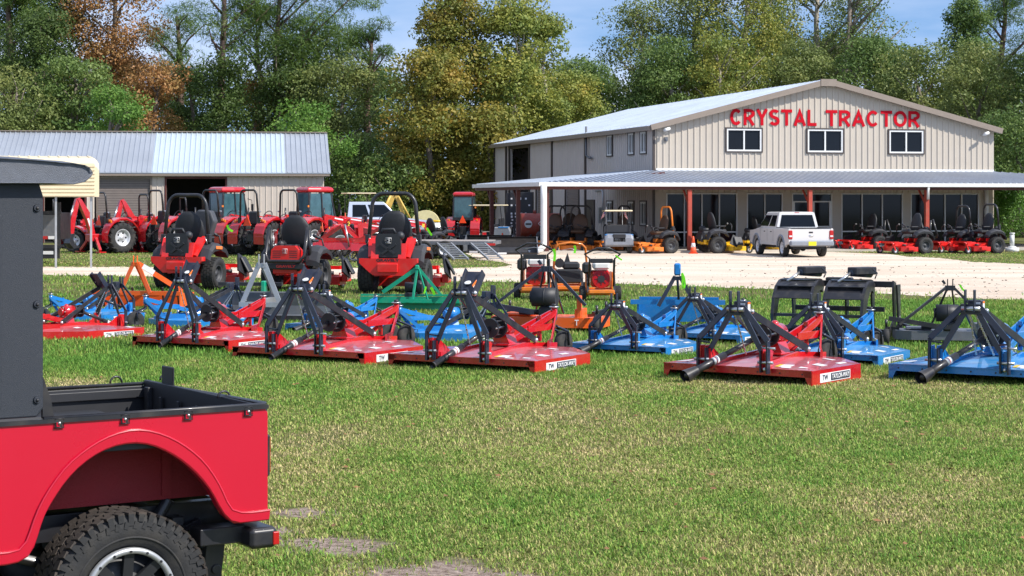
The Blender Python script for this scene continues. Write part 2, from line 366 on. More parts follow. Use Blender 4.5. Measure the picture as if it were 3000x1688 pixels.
def gravel_mat():
    m, N, L, b = newmat('pale_limerock'); tc = N.new('ShaderNodeTexCoord')
    def nz(s, d, r, sc3=None):
        n = N.new('ShaderNodeTexNoise'); n.inputs['Scale'].default_value = s; n.inputs['Detail'].default_value = d; n.inputs['Roughness'].default_value = r
        if sc3:
            mp = N.new('ShaderNodeMapping'); mp.inputs['Scale'].default_value = sc3; L.new(tc.outputs['Object'], mp.inputs[0]); L.new(mp.outputs[0], n.inputs['Vector'])
        else: L.new(tc.outputs['Object'], n.inputs['Vector'])
        return n
    n1 = nz(.35, 5, .6, (.35, 1, 1)); n2 = nz(7, 9, .8)
    r1 = N.new('ShaderNodeValToRGB'); e = r1.color_ramp.elements
    e[0].position = .35; e[0].color = (.58, .46, .35, 1); e[1].position = .62; e[1].color = (.74, .63, .51, 1)
    L.new(n1.outputs['Fac'], r1.inputs[0])
    r2 = N.new('ShaderNodeValToRGB'); e = r2.color_ramp.elements
    e[0].position = .30; e[0].color = (.40, .35, .30, 1); e[1].position = .44; e[1].color = (1, 1, 1, 1)
    L.new(n2.outputs['Fac'], r2.inputs[0])
    mu = N.new('ShaderNodeMix'); mu.data_type = 'RGBA'; mu.blend_type = 'MULTIPLY'; mu.inputs[0].default_value = 1
    L.new(r1.outputs[0], mu.inputs[6]); L.new(r2.outputs[0], mu.inputs[7]); L.new(mu.outputs[2], b.inputs['Base Color'])
    b.inputs['Roughness'].default_value = .95; b.inputs['Specular IOR Level'].default_value = .2
    bp = N.new('ShaderNodeBump'); bp.inputs['Strength'].default_value = .8; bp.inputs['Distance'].default_value = .05
    L.new(n2.outputs['Fac'], bp.inputs['Height']); L.new(bp.outputs[0], b.inputs['Normal'])
    return m
GRAV = gravel_mat()
def jag(pts, step, j, seed):
    r = random.Random(seed); out = []
    for a, b in zip(pts, pts[1:]):
        n = max(1, int(abs(b[0] - a[0]) / step))
        for i in range(n):
            t = i / n; out.append((a[0] + (b[0] - a[0]) * t, a[1] + (b[1] - a[1]) * t + r.uniform(-j, j)))
    out.append(pts[-1]); return out
low = jag([(-500, 803), (100, 806), (430, 810), (700, 814), (1030, 819), (1300, 825), (1640, 827), (1900, 835), (2200, 845), (2600, 862), (3000, 882), (3500, 908)], 9, 1.5, 3)
upl = jag([(-500, 781), (100, 782), (430, 783), (700, 784), (1000, 785), (1350, 786), (1460, 783), (1500, 778), (1470, 768), (1400, 762)], 9, 1.0, 5)
upr = jag([(2660, 752), (2760, 757), (2850, 768), (3000, 774), (3500, 782)], 9, 1.0, 6)
gpoly = low + upr[::-1] + [(2600, 744), (2000, 726), (1380, 722), (1360, 740)] + upl[::-1]
gw = [gp(x, y, 0) for x, y in gpoly]
g = MB(); g.add([(p.x, p.y, .006) for p in gw], [list(range(len(gw)))])
tag(g.build('gravel_road', GRAV), 'pale crushed limerock drive in front of the metal building', None, kind='structure')
GW = np.array([(p.x, p.y) for p in gw])
def inside(px, py, poly):
    r = np.zeros(px.shape, bool); n = len(poly); j = n - 1
    for i in range(n):
        xi, yi = poly[i]; xj, yj = poly[j]
        c = ((yi > py) != (yj > py)) & (px < (xj - xi) * (py - yi) / (yj - yi + 1e-12) + xi)
        r ^= c; j = i
    return r
# ================================================================ grass blades: one object
def vnoise(x, y, s, seed):
    r = np.random.RandomState(seed); T = r.rand(256, 256)
    u, v = x * s + 1000, y * s + 1000; i, j = np.floor(u).astype(int), np.floor(v).astype(int); fu, fv = u - i, v - j
    fu = fu * fu * (3 - 2 * fu); fv = fv * fv * (3 - 2 * fv); i &= 255; j &= 255; i1, j1 = (i + 1) & 255, (j + 1) & 255
    return T[i, j] * (1 - fu) * (1 - fv) + T[i1, j] * fu * (1 - fv) + T[i, j1] * (1 - fu) * fv + T[i1, j1] * fu * fv
def blades(seed, d0, d1, n, wid, ln, spread=.40):
    r = np.random.RandomState(seed)
    d = np.sqrt(r.rand(n) * (d1 * d1 - d0 * d0) + d0 * d0); x = (r.rand(n) * 2 - 1) * spread * d
    jt = r.randn(n); ok = ~inside(x + r.randn(n) * .12, d + jt * .35 * (1 + (vnoise(x, d * .3, 1.2, 33) > .62) * 2.2), GW)
    keep = np.ones(n); nn_ = vnoise(x, d, 3.0, 21) * .9
    for (cx, cy, rx, ry) in SOIL: keep *= np.clip((np.hypot((x - cx) / rx, (d - cy) / ry) + nn_ - .85) / .6, .10, 1)
    ok &= r.rand(n) < keep
    patch = vnoise(x, d, .35, 15) * .35 + vnoise(x, d * .6, 1.1, 5) * .35 + vnoise(x, d, 2.9, 6) * .2 + vnoise(x, d, 8, 8) * .1; patch = np.clip((patch - .5) * 1.45 + .5, 0, 1)
    ok &= r.rand(n) < .45 + patch * 1.1
    x, y, patch = x[ok], d[ok], patch[ok]; n = len(x)
    tall = np.clip((y + (vnoise(x, y, .9, 9) - .5) * 3 - 22.5) / 1.5, 0, 1) * (y < 60)
    dry = np.clip(.90 - patch * .95 + (r.rand(n) - .5) * .70 - tall * .25, 0, 1)
    a = r.rand(n) * 6.283; l = ln * (.55 + .9 * r.rand(n)) * (1 + .65 * tall) * (.75 + .5 * patch); tilt = (.45 + 1.0 * r.rand(n)) * (1 - .35 * tall)
    w = wid * (.6 + .8 * r.rand(n)) * (y / d0) ** .6
    dx, dy = np.cos(a), np.sin(a); sx, sy = -dy * w, dx * w
    h1, o1 = l * .55 * np.cos(tilt * .5), l * .55 * np.sin(tilt * .5); h2, o2 = h1 + l * .45 * np.cos(tilt * 1.35), o1 + l * .45 * np.sin(tilt * 1.35)
    V = np.zeros((n, 5, 3)); V[:, 0] = np.stack([x - sx, y - sy, 0 * x], 1); V[:, 1] = np.stack([x + sx, y + sy, 0 * x], 1)
    V[:, 2] = np.stack([x + dx * o1 + sx * .8, y + dy * o1 + sy * .8, h1], 1); V[:, 3] = np.stack([x + dx * o1 - sx * .8, y + dy * o1 - sy * .8, h1], 1)
    V[:, 4] = np.stack([x + dx * o2, y + dy * o2, np.maximum(h2, .01)], 1)
    return V.reshape(-1, 3), n, dry, r.rand(n)
def mesh_np(name, V, loops, starts, totals):
    me = bpy.data.meshes.new(name); me.vertices.add(len(V)); me.vertices.foreach_set('co', V.astype(np.float32).ravel())
    me.loops.add(len(loops)); me.loops.foreach_set('vertex_index', loops.astype(np.int32)); me.polygons.add(len(starts))
    me.polygons.foreach_set('loop_start', starts.astype(np.int32))
    try: me.polygons.foreach_set('loop_total', totals.astype(np.int32))
    except Exception: pass
    me.update(calc_edges=True); return me
def blade_mat():
    m, N, L, b = newmat('grass_blades')
    a = N.new('ShaderNodeAttribute'); a.attribute_name = 'dry'; q = N.new('ShaderNodeAttribute'); q.attribute_name = 'rnd'
    rp = N.new('ShaderNodeValToRGB'); e = rp.color_ramp.elements
    e[0].position = .0; e[0].color = (.14, .30, .045, 1); e[1].position = 1; e[1].color = (.66, .52, .28, 1)
    k = rp.color_ramp.elements.new(.38); k.color = (.29, .39, .075, 1); k = rp.color_ramp.elements.new(.68); k.color = (.47, .42, .17, 1)
    L.new(a.outputs['Fac'], rp.inputs[0])
    hs = N.new('ShaderNodeHueSaturation'); mr = N.new('ShaderNodeMapRange'); mr.inputs['To Min'].default_value = .45; mr.inputs['To Max'].default_value = 1.5
    L.new(q.outputs['Fac'], mr.inputs['Value']); L.new(mr.outputs[0], hs.inputs['Value']); L.new(rp.outputs[0], hs.inputs['Color'])
    L.new(hs.outputs[0], b.inputs['Base Color']); b.inputs['Roughness'].default_value = .65; b.inputs['Specular IOR Level'].default_value = .25
    t = N.new('ShaderNodeBsdfTranslucent'); L.new(hs.outputs[0], t.inputs['Color']); ms = N.new('ShaderNodeMixShader'); ms.inputs[0].default_value = .35
    L.new(b.outputs[0], ms.inputs[1]); L.new(t.outputs[0], ms.inputs[2]); L.new(ms.outputs[0], N['Material Output'].inputs[0])
    return m
Vs, dr, rn, cnt = [], [], [], 0
for args in ((1, 9.0, 17, 400000, .0034, .035), (2, 17, 27, 430000, .0044, .036), (3, 27, 42, 230000, .0068, .042), (4, 42, 90, 180000, .0105, .050)):
    V, n, dd, rr = blades(*args); Vs.append(V); dr.append(dd); rn.append(rr); cnt += n
V = np.concatenate(Vs); base = np.arange(cnt)[:, None] * 5
loops = np.concatenate([base + np.array([[0, 1, 2, 3]]), base + np.array([[3, 2, 4]])], 1).ravel()
starts = (np.arange(cnt)[:, None] * 7 + np.array([[0, 4]])).ravel(); tot = np.tile([4, 3], cnt)
me = mesh_np('grass', V, loops, starts, tot); me.materials.append(blade_mat())
for nm, arr in (('dry', np.concatenate(dr)), ('rnd', np.concatenate(rn))):
    at = me.attributes.new(nm, 'FLOAT', 'FACE'); at.data.foreach_set('value', np.repeat(arr, 2).astype(np.float32))
o = bpy.data.objects.new('grass', me); col.objects.link(o)
tag(o, 'short mown grass blades, green mixed with dry straw', 'grass', kind='stuff')
# loose stones on the drive: one object
m = MB(); ST1 = mat('pale_stone', (.62, .56, .48), .9, var=.2); ST2 = mat('dark_stone', (.20, .16, .12), .9, var=.3); r_ = random.Random(31); k_ = 0
cand = [(r_.uniform(1100, 3100), r_.uniform(748, 880)) for _ in range(900)]
cw = [gp(a_, b_) for a_, b_ in cand]; okm = inside(np.array([p.x for p in cw]), np.array([p.y for p in cw]), GW)
for p, ok_ in zip(cw, okm):
    if not ok_: continue
    m.mt(ST2 if r_.random() < .45 else ST1); s_ = r_.uniform(.015, .045); m.box((p.x, p.y, .008 + s_ * .25), (s_ * r_.uniform(1, 2.2), s_, s_ * .6), rz=r_.uniform(0, 3), ch=s_ * .2)
tag(m.build('gravel', None), 'loose stones and clods scattered on the pale drive', 'gravel', kind='stuff')
# fallen leaves scattered over the lawn: one object
m = MB(); BL_ = mat('dead_leaf_brown', (.22, .11, .045), .8, var=.4, scale=5); r_ = random.Random(12)
for i in range(420):
    d_ = 10 + 18 * r_.random() ** .8; x_ = r_.uniform(-.33, .33) * d_; a_ = r_.uniform(0, 6.28); s_ = r_.uniform(.012, .035); z_ = r_.uniform(.022, .04)
    c_, n_ = math.cos(a_), math.sin(a_); m.mt(BL_)
    m.add([(x_ - c_ * s_, d_ - n_ * s_, z_), (x_ + n_ * s_ * .5, d_ - c_ * s_ * .5, z_ + .012), (x_ + c_ * s_, d_ + n_ * s_, z_ + .004), (x_ - n_ * s_ * .5, d_ + c_ * s_ * .5, z_ - .004)], [(0, 1, 2, 3)])
tag(m.build('fallen_leaves', None), 'small brown dead leaves scattered over the lawn', 'leaves', kind='stuff')
# ================================================================ trees
def leaf_mat(name, stops, trans=.25):
    if name in MATS: return MATS[name]
    m, N, L, b = newmat(name)
    q = N.new('ShaderNodeAttribute'); q.attribute_name = 'rnd'; tc = N.new('ShaderNodeTexCoord'); nz = N.new('ShaderNodeTexNoise')
    nz.inputs['Scale'].default_value = .55; nz.inputs['Detail'].default_value = 3; L.new(tc.outputs['Object'], nz.inputs['Vector'])
    ad = N.new('ShaderNodeMath'); ad.operation = 'MULTIPLY_ADD'; ad.inputs[1].default_value = .45; L.new(q.outputs['Fac'], ad.inputs[0])
    m2 = N.new('ShaderNodeMapRange'); m2.inputs['From Min'].default_value = .3; m2.inputs['From Max'].default_value = .7; m2.inputs['To Max'].default_value = .55
    L.new(nz.outputs['Fac'], m2.inputs['Value']); L.new(m2.outputs[0], ad.inputs[2])
    stops = [tuple(c * 1.18 for c in s_) for s_ in stops]
    rp = N.new('ShaderNodeValToRGB'); e = rp.color_ramp.elements
    e[0].position = 0; e[0].color = (*stops[0], 1); e[1].position = 1; e[1].color = (*stops[-1], 1)
    for i, s in enumerate(stops[1:-1]): k = rp.color_ramp.elements.new((i + 1) / (len(stops) - 1)); k.color = (*s, 1)
    L.new(ad.outputs[0], rp.inputs[0]); L.new(rp.outputs[0], b.inputs['Base Color']); b.inputs['Roughness'].default_value = .55
    b.inputs['Specular IOR Level'].default_value = .35
    t = N.new('ShaderNodeBsdfTranslucent'); L.new(rp.outputs[0], t.inputs['Color']); ms = N.new('ShaderNodeMixShader'); ms.inputs[0].default_value = trans + .08
    L.new(b.outputs[0], ms.inputs[1]); L.new(t.outputs[0], ms.inputs[2]); L.new(ms.outputs[0], N['Material Output'].inputs[0])
    MATS[name] = m; return m
LM = {
 'dark': lambda: leaf_mat('leaves_dark_green', [(.032, .06, .014), (.06, .10, .022), (.125, .165, .035)]),
 'mid': lambda: leaf_mat('leaves_mid_green', [(.06, .11, .03), (.115, .18, .045), (.22, .27, .07)]),
 'bright': lambda: leaf_mat('leaves_bright_green', [(.06, .14, .025), (.11, .22, .035), (.21, .31, .06)]),
 'olive': lambda: leaf_mat('leaves_olive', [(.085, .12, .035), (.16, .20, .055), (.28, .28, .085)]),
 'yellow': lambda: leaf_mat('leaves_yellow_green', [(.08, .13, .03), (.16, .21, .045), (.30, .30, .06), (.46, .33, .06)]),
 'syc': lambda: leaf_mat('leaves_turning_gold', [(.07, .10, .02), (.14, .165, .03), (.27, .22, .04), (.50, .27, .05)]),
 'orange': lambda: leaf_mat('leaves_rust_orange', [(.13, .11, .035), (.26, .165, .05), (.40, .20, .08), (.36, .26, .08)]),
 'pine': lambda: leaf_mat('pine_needles', [(.05, .09, .022), (.09, .155, .03), (.18, .24, .05)]),
}
def crown_np(seed, w, h, kind, leaf, dens, gap=.0):
    r = np.random.RandomState(seed)
    nb = max(10, int(w * h * .85)) if kind != 'pine' else max(12, int(w * h * .8))
    # clump centres in an uneven envelope
    C = []
    while len(C) < nb:
        z = r.rand(); a = r.rand() * 6.283
        if kind == 'cone': env = (1 - z) ** .55 * (.35 + .65 * min(1, z * 4))
        elif kind == 'pine': env = .55 + .45 * math.sin(math.pi * z)
        else: env = math.sqrt(max(0, 1 - (2 * z - 1) ** 2)) * .95 + .05 * r.rand()
        env *= .78 + .3 * math.sin(2 * a + seed) * math.sin(5 * z + seed)
        q = r.rand() ** (.40 if kind != 'pine' else .6)
        C.append((math.cos(a) * env * q * w / 2, math.sin(a) * env * q * w / 2 * .85, (z - .5) * h))
    C = np.array(C)
    br = (.75 + .75 * r.rand(nb)) * (min(w, h) ** .35) * (.50 if kind != 'pine' else .40)
    n = int(w * h * dens * 4.6); bi = r.randint(0, nb, n)
    u = r.randn(n, 3); u /= np.linalg.norm(u, axis=1)[:, None]; rad = br[bi] * (.55 + .45 * r.rand(n) ** .6)
    sq = np.array([1.25, 1.25, .72]) if kind != 'pine' else np.array([1.25, 1.25, .78])
    P = C[bi] + u * rad[:, None] * sq
    P += r.randn(n, 3) * .10
    nn = u * .7 + r.randn(n, 3) * .75 + np.array([0, 0, .45]); nn /= np.linalg.norm(nn, axis=1)[:, None]
    t = np.cross(nn, r.randn(n, 3)); t /= np.linalg.norm(t, axis=1)[:, None]; b = np.cross(nn, t)
    s = leaf * .78 * (.55 + .9 * r.rand(n))
    asp = .62 if kind != 'pine' else .10
    if kind == 'pine': s = s * 2.2
    t *= s[:, None] * .5; b *= s[:, None] * .5 * asp
    V = np.stack([P - t, P - b * .9 + t * .1, P + t, P + b], 1).reshape(-1, 3)
    return V, n, np.clip(.42 * r.rand(n) + .58 * r.rand(nb)[bi], 0, 1), C, br
def tree(px, top, bot, wpx, d, kind, shape, label, cat='tree', leaf=.24, dens=70, trunk=True, tm=None, limbs=7, name=None, group=None, trunk_px=None, trunk_r=None):
    s = F / d; w = wpx * 1.12 / s; ztop = CH + (H - top) / s; zb = max(.2, CH + (H - bot) / s); h = ztop - zb; X = (px - CX) / s
    seed = int(px * 7 + top * 3 + d) % 99991
    V, n, rd, C, br = crown_np(seed, w, h, shape, leaf, dens)
    V[:, 2] = np.maximum(V[:, 2] + (zb + ztop) / 2, .05)
    me = mesh_np('crown', V, np.arange(4 * n), np.arange(n) * 4, np.full(n, 4)); me.materials.append(LM[kind]())
    at = me.attributes.new('rnd', 'FLOAT', 'FACE'); at.data.foreach_set('value', rd.astype(np.float32))
    T = thing(name or {'tree': 'broadleaf_tree', 'pine': 'pine_tree', 'shrub': 'leafy_shrub'}[cat], label, 'tree' if cat == 'pine' else cat, (X, d, 0), 0, group)
    o = bpy.data.objects.new('crown', me); col.objects.link(o); o.parent = T
    if trunk:
        r = random.Random(seed); tb = MB().mt(tm or BARK); r0 = trunk_r or .16 + .018 * ztop
        x0 = 0 if trunk_px is None else (trunk_px - px) / s
        zt = zb + h * (.85 if shape != 'round' else .7); k = 9
        path = [Vector((x0 + .25 * math.sin(i * .9 + seed) * (i / k), .2 * math.cos(i * 1.1 + seed) * (i / k), zt * i / k)) for i in range(k + 1)]
        tb.tube(path, [r0 * (1.35 if i == 0 else 1 - .75 * i / k) for i in range(k + 1)], n=9)
        idx = list(range(len(C))); r.shuffle(idx)
        for i in idx[:limbs * 2]:
            c = Vector(C[i]) + Vector((0, 0, (zb + ztop) / 2)); z0 = max(zb * .7, c.z - abs(c.x - x0) * .8 - .7); z0 = min(z0, zt * .97)
            p0 = path[0].lerp(path[-1], z0 / zt); mid = p0.lerp(c, .5) + Vector((r.uniform(-.25, .25), r.uniform(-.25, .25), -.15 + r.uniform(0, .35)))
            rr = max(.03, r0 * .42 * (1 - .6 * z0 / zt)); tb.tube([p0, mid, c, c + (c - mid) * .35], [rr, rr * .7, rr * .4, rr * .12], n=6)
        tb.build('trunk', None, T)
    return T
# ================================================================ main metal building
TH = R(14.6); BO = Vector((6.62, 85.7, 0)); BW, BL, EZ, PZ, PX = 17.5, 30.5, 5.74, 7.95, 8.6
def a_of(px, t=0.0):   # px on the plane local y = t  -> local x
    k = (px - CX) / F; c, s = math.cos(TH), math.sin(TH)
    return (k * (BO.y + c * t) - BO.x + s * t) / (c - k * s)
def t_of(px, a=0.0):
    k = (px - CX) / F; c, s = math.cos(TH), math.sin(TH)
    return (BO.x + c * a - k * (BO.y + s * a)) / (k * c + s)
def z_at(py, a, t): return CH + (H - py) / F * (BO.y + math.sin(TH) * a + math.cos(TH) * t)
B = thing('metal_building', 'long tan ribbed metal building with gable roof and red lettering on its front', 'building', BO, TH)
def roofz(x): return EZ + (PZ - EZ) * (x / PX if x < PX else (BW - x) / (BW - PX))
fw = MB().mt(WALLF)
UW = [(2128, 2230, 377, 443), (2365, 2468, 379, 446), (2604, 2704, 382, 449)]
UWL = [(a_of(x0), a_of(x1), z_at(y1, a_of(x0), 0), z_at(y0, a_of(x0), 0)) for x0, x1, y0, y1 in UW]
GR = [(a_of(1952), a_of(2160), 4), (a_of(2188), a_of(2293), 2), (a_of(2465), a_of(2645), 3), (a_of(2668), a_of(2868), 4)]
DR = (a_of(2320), a_of(2438)); WT = 2.62
# the front wall in strips between the openings
def wall_strip(x0, x1, z0, z1=None):
    if x1 - x0 < .02: return
    top = (lambda x: roofz(x) - .05) if z1 is None else (lambda x: z1)
    xs = [x0] + ([PX] if z1 is None and x0 < PX < x1 else []) + [x1]
    for a, b in zip(xs, xs[1:]): fw.prism([(a, z0), (b, z0), (b, top(b)), (a, top(a))], 0, .12, 'y')
cur = 0
for (a, b, z0, z1) in UWL:
    wall_strip(cur, a, WT); wall_strip(a, b, WT, z0); fw.prism([(a, z1), (b, z1), (b, roofz(b) - .05), (a, roofz(a) - .05)], 0, .12, 'y'); cur = b
wall_strip(cur, BW, WT)
cur = 0
for (a, b) in sorted([(g[0], g[1]) for g in GR] + [DR]): wall_strip(cur, a, 0, WT); cur = b
wall_strip(cur, BW, 0, WT)
# rib profile
i = 0; x = .15
while x < BW:
    segs = [(WT + .02, roofz(x) - .08)]
    for (a, b, z0, z1) in UWL:
        if a - .08 < x < b + .08: segs = [(WT + .02, z0 - .06), (z1 + .06, roofz(x) - .08)]
    inwin = any(g[0] - .08 < x < g[1] + .08 for g in GR) or DR[0] - .08 < x < DR[1] + .08
    for z0, z1 in segs: fw.prism([(x - .052, 0), (x - .026, -.036), (x + .026, -.036), (x + .052, 0)], z0, z1, 'z')
    x += .305
fw.build('front_wall', None, B)
# small 3 mm cover between floor and windows: lower skirt trim
sw = MB().mt(WALLS)
OP = (22.2, 26.6, 0, 5.35)
SWN = [(t_of(1788), 4.5, 5.5), (t_of(1851), 4.5, 5.5), (t_of(1887), 4.5, 5.5), (t_of(1788), 1.2, 2.2), (t_of(1851), 1.15, 2.2), (t_of(1887), 1.1, 2.2)]
RD = [(12.2, 14.6, 2.9), (17.6, 20.6, 2.9)]
def side_strip(t0, t1, z0, z1):
    if t1 - t0 > .01: sw.prism([(t0, z0), (t1, z0), (t1, z1), (t0, z1)], 0, .12, 'x')
top = EZ - .05; ww = .42
cur = .121
for t in sorted(q[0] for q in SWN[:3]):
    side_strip(cur, t - ww, 0, top); side_strip(t - ww, t + ww, 0, 1.15); side_strip(t - ww, t + ww, 2.2, 4.5); side_strip(t - ww, t + ww, 5.5, top); cur = t + ww
for t0, t1, z in RD: side_strip(cur, t0, 0, top); side_strip(t0, t1, z, top); cur = t1
side_strip(cur, OP[0], 0, top); side_strip(OP[0], OP[1], OP[3], top); side_strip(OP[1], BL, 0, top)
t = .35
while t < BL - .1:
    z0, z1 = 0, top; sg = [(0, top)]
    if any(abs(t - q[0]) < ww + .05 for q in SWN): sg = [(0, 1.1), (2.26, 4.44), (5.56, top)]
    for a, b, z in RD:
        if a - .05 < t < b + .05: sg = [(z + .05, top)]
    if OP[0] - .05 < t < OP[1] + .05: sg = []
    for z0, z1 in sg: sw.prism([(0, t - .045), (-.03, t - .02), (-.03, t + .02), (0, t + .045)], z0, z1, 'z')
    t += .305
sw.build('side_wall', None, B)
bw = MB().mt(WALLS); bw.prism([(.121, 0), (BW - .12, 0), (BW - .12, EZ - .05), (PX, PZ - .05), (.121, EZ - .05)], BL - .12, BL, 'y'); bw.box((BW - .06, BL / 2, EZ / 2 - .03), (.12, BL - .25, EZ - .06)); bw.build('rear_wall', None, B)
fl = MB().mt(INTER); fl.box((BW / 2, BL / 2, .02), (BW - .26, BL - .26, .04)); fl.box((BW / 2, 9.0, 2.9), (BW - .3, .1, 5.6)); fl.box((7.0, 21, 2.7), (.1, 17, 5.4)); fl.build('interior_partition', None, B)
rf = MB().mt(ROOFM); ov = .25
for x0, z0, x1, z1 in ((-ov, EZ - .06, PX, PZ), (BW + ov, EZ - .06, PX, PZ)):
    sgn = 1 if x1 > x0 else -1
    rf.prism([(x0, z0), (x1, z1), (x1, z1 + .06), (x0, z0 + .06)], -.3, BL + .2, 'y')
    n = int((BL + .5) / .61)
    for i in range(n):
        y = -.1 + i * .61; L2 = math.hypot(x1 - x0, z1 - z0)
        rf.bar((x0 + .02 * sgn, y, z0 + .075), (x1 - .02 * sgn, y, z1 + .075), .07, .03)
rf.build('roof', None, B)
rk = MB().mt(TRIM)
for x0, z0, x1, z1 in ((-ov - .03, EZ - .10, PX - .35, roofz(PX - .35) - .04), (BW + ov + .03, EZ - .10, PX + .35, roofz(PX + .35) - .04)):
    rk.bar((x0, -.33, z0), (x1, -.33, z1), .10, .26); rk.bar((x0, -.17, z0 - .09), (x1, -.17, z1 - .09), .2, .05)
rk.box((PX, -.345, PZ - .10), (.8, .12, .34)); rk.build('rake_trim', None, B)
ea = MB().mt(TRIM); ea.box((-ov - .06, BL / 2 - .05, EZ - .13), (.16, BL + .4, .2)); ea.box((-.13, BL / 2, EZ - .16), (.1, BL, .06)); ea.build('eave_gutter', None, B)
ctl = [((-.045, -.045, EZ / 2), (.1, .1, EZ - .2))]
for px in (1620, 1718): ctl.append(((-.055, t_of(px), EZ / 2 - .1), (.1, .18, EZ - .2)))
for tt in (OP[0] - .12, OP[1] + .12, OP[1] + .9, BL - .08): ctl.append(((-.05, tt, EZ / 2 - .1), (.09, .2, EZ - .2)))
ctl.append(((-.05, OP[0] + 2.2, OP[3] + .1), (.09, 4.5, .18)))
for a_, b_ in ctl: ct = MB().mt(DTRIM); ct.box(a_, b_); ct.build('wall_trim', None, B)
for t0, t1, z in RD:
    d = MB().mt(DOORM); 
    nsl = 22
    for k in range(nsl): d.box((.06 + .008 * (k % 2), (t0 + t1) / 2, z * (k + .5) / nsl), (.04, t1 - t0 - .02, z / nsl - .012))
    d.mt(DTRIM); d.box((-.03, t0 - .06, z / 2), (.07, .12, z)); d.box((-.03, t1 + .06, z / 2), (.07, .12, z)); d.build('roller_door', None, B)
# hinged service door with pipes
d = MB().mt(DTRIM); d.box((-.06, 9.9, 1.15), (.06, 1.3, 2.3)); d.build('service_door', None, B)
pp = MB().mt(LGRY); pp.tube([(-.1, 8.9, 2.75), (-.1, 7.9, 2.78), (-.1, 7.7, 2.7), (-.1, 7.65, 1.2)], .05); pp.box((-.12, 8.1, 1.5), (.16, .22, .8)); pp.build('conduit', None, B)
pp = MB().mt(GRYM); pp.tube([(-.15, 10.4, 6.1), (-.15, 10.4, 4.6), (-.15, 9.9, 4.45), (-.15, 9.5, 4.45)], .06); pp.build('vent_pipe', None, B)
def sash(cx0, cx1, z0, z1, wall='front', panes=2, t=0):
    m = MB().mt(DTRIM); m2 = MB().mt(WTRIM); gl = MB().mt(GLASS)
    def bx(mb, a, b, c, d, y, th):
        if wall == 'front': mb.box(((a + b) / 2, y, (c + d) / 2), (b - a, th, d - c))
        else: mb.box((y, (a + b) / 2, (c + d) / 2), (th, b - a, d - c))
    e = .06
    for (a, b, c, d) in ((cx0 - e, cx1 + e, z1, z1 + e), (cx0 - e, cx1 + e, z0 - e, z0), (cx0 - e, cx0, z0, z1), (cx1, cx1 + e, z0, z1)): bx(m, a, b, c, d, -.045, .06)
    f = .075
    for (a, b, c, d) in ((cx0, cx1, z1 - f, z1), (cx0, cx1, z0, z0 + f), (cx0, cx0 + f, z0 + f, z1 - f), (cx1 - f, cx1, z0 + f, z1 - f)): bx(m2, a, b, c, d, -.02, .08)
    for k in range(1, panes): x = cx0 + (cx1 - cx0) * k / panes; bx(m2, x - .035, x + .035, z0 + f, z1 - f, -.01, .07)
    bx(gl, cx0 + f, cx1 - f, z0 + f, z1 - f, .03, .02)
    fr = m2.build('window', None, B); m.build('casing', None, fr); gl.build('glass_pane', None, fr)
for a, b, z0, z1 in UWL: sash(a, b, z0, z1)
for t, z0, z1 in SWN: sash(t - ww, t + ww, z0, z1, 'side')
def storefront(a, b, n, door=False):
    f = MB().mt(WTRIM); gl = MB().mt(GLASS); zt = WT - .02; e = .05
    f.box(((a + b) / 2, .03, zt - e / 2), (b - a, .1, e)); f.box(((a + b) / 2, .03, .05), (b - a, .1, .1))
    for k in range(n + 1): x = a + e / 2 + (b - a - e) * k / n; f.box((x, .03, (zt - e + .1) / 2), (e, .1, zt - e - .1))
    zm = .78 if not door else 2.2
    for k in range(n):
        x0 = a + e + (b - a - e) * k / n; x1 = a + (b - a - e) * (k + 1) / n
        f.box(((x0 + x1) / 2, .03, zm), (x1 - x0, .08, .06))
        if door:
            for xx in (x0 + .05, x1 - .05): f.box((xx, .02, (2.17 + .1) / 2), (.1, .06, 2.07))
            f.box(((x0 + x1) / 2, .02, 1.0), (x1 - x0 - .2, .05, .09))
    fr = f.build('shop_door' if door else 'shop_window', None, B)
    gl.box(((a + b) / 2, .07, (zt) / 2), (b - a - .06, .015, zt - .08)); gl.build('glass_pane', None, fr)
    if door:
        h = MB().mt(STEEL)
        for sx in (-.12, .12): h.tube([((a + b) / 2 + sx, -.03, .9), ((a + b) / 2 + sx, -.07, .95), ((a + b) / 2 + sx, -.07, 1.25), ((a + b) / 2 + sx, -.03, 1.3)], .015)
        h.build('handle', None, fr)
for a, b, n in GR: storefront(a, b, n)
storefront(DR[0], DR[1], 2, True)
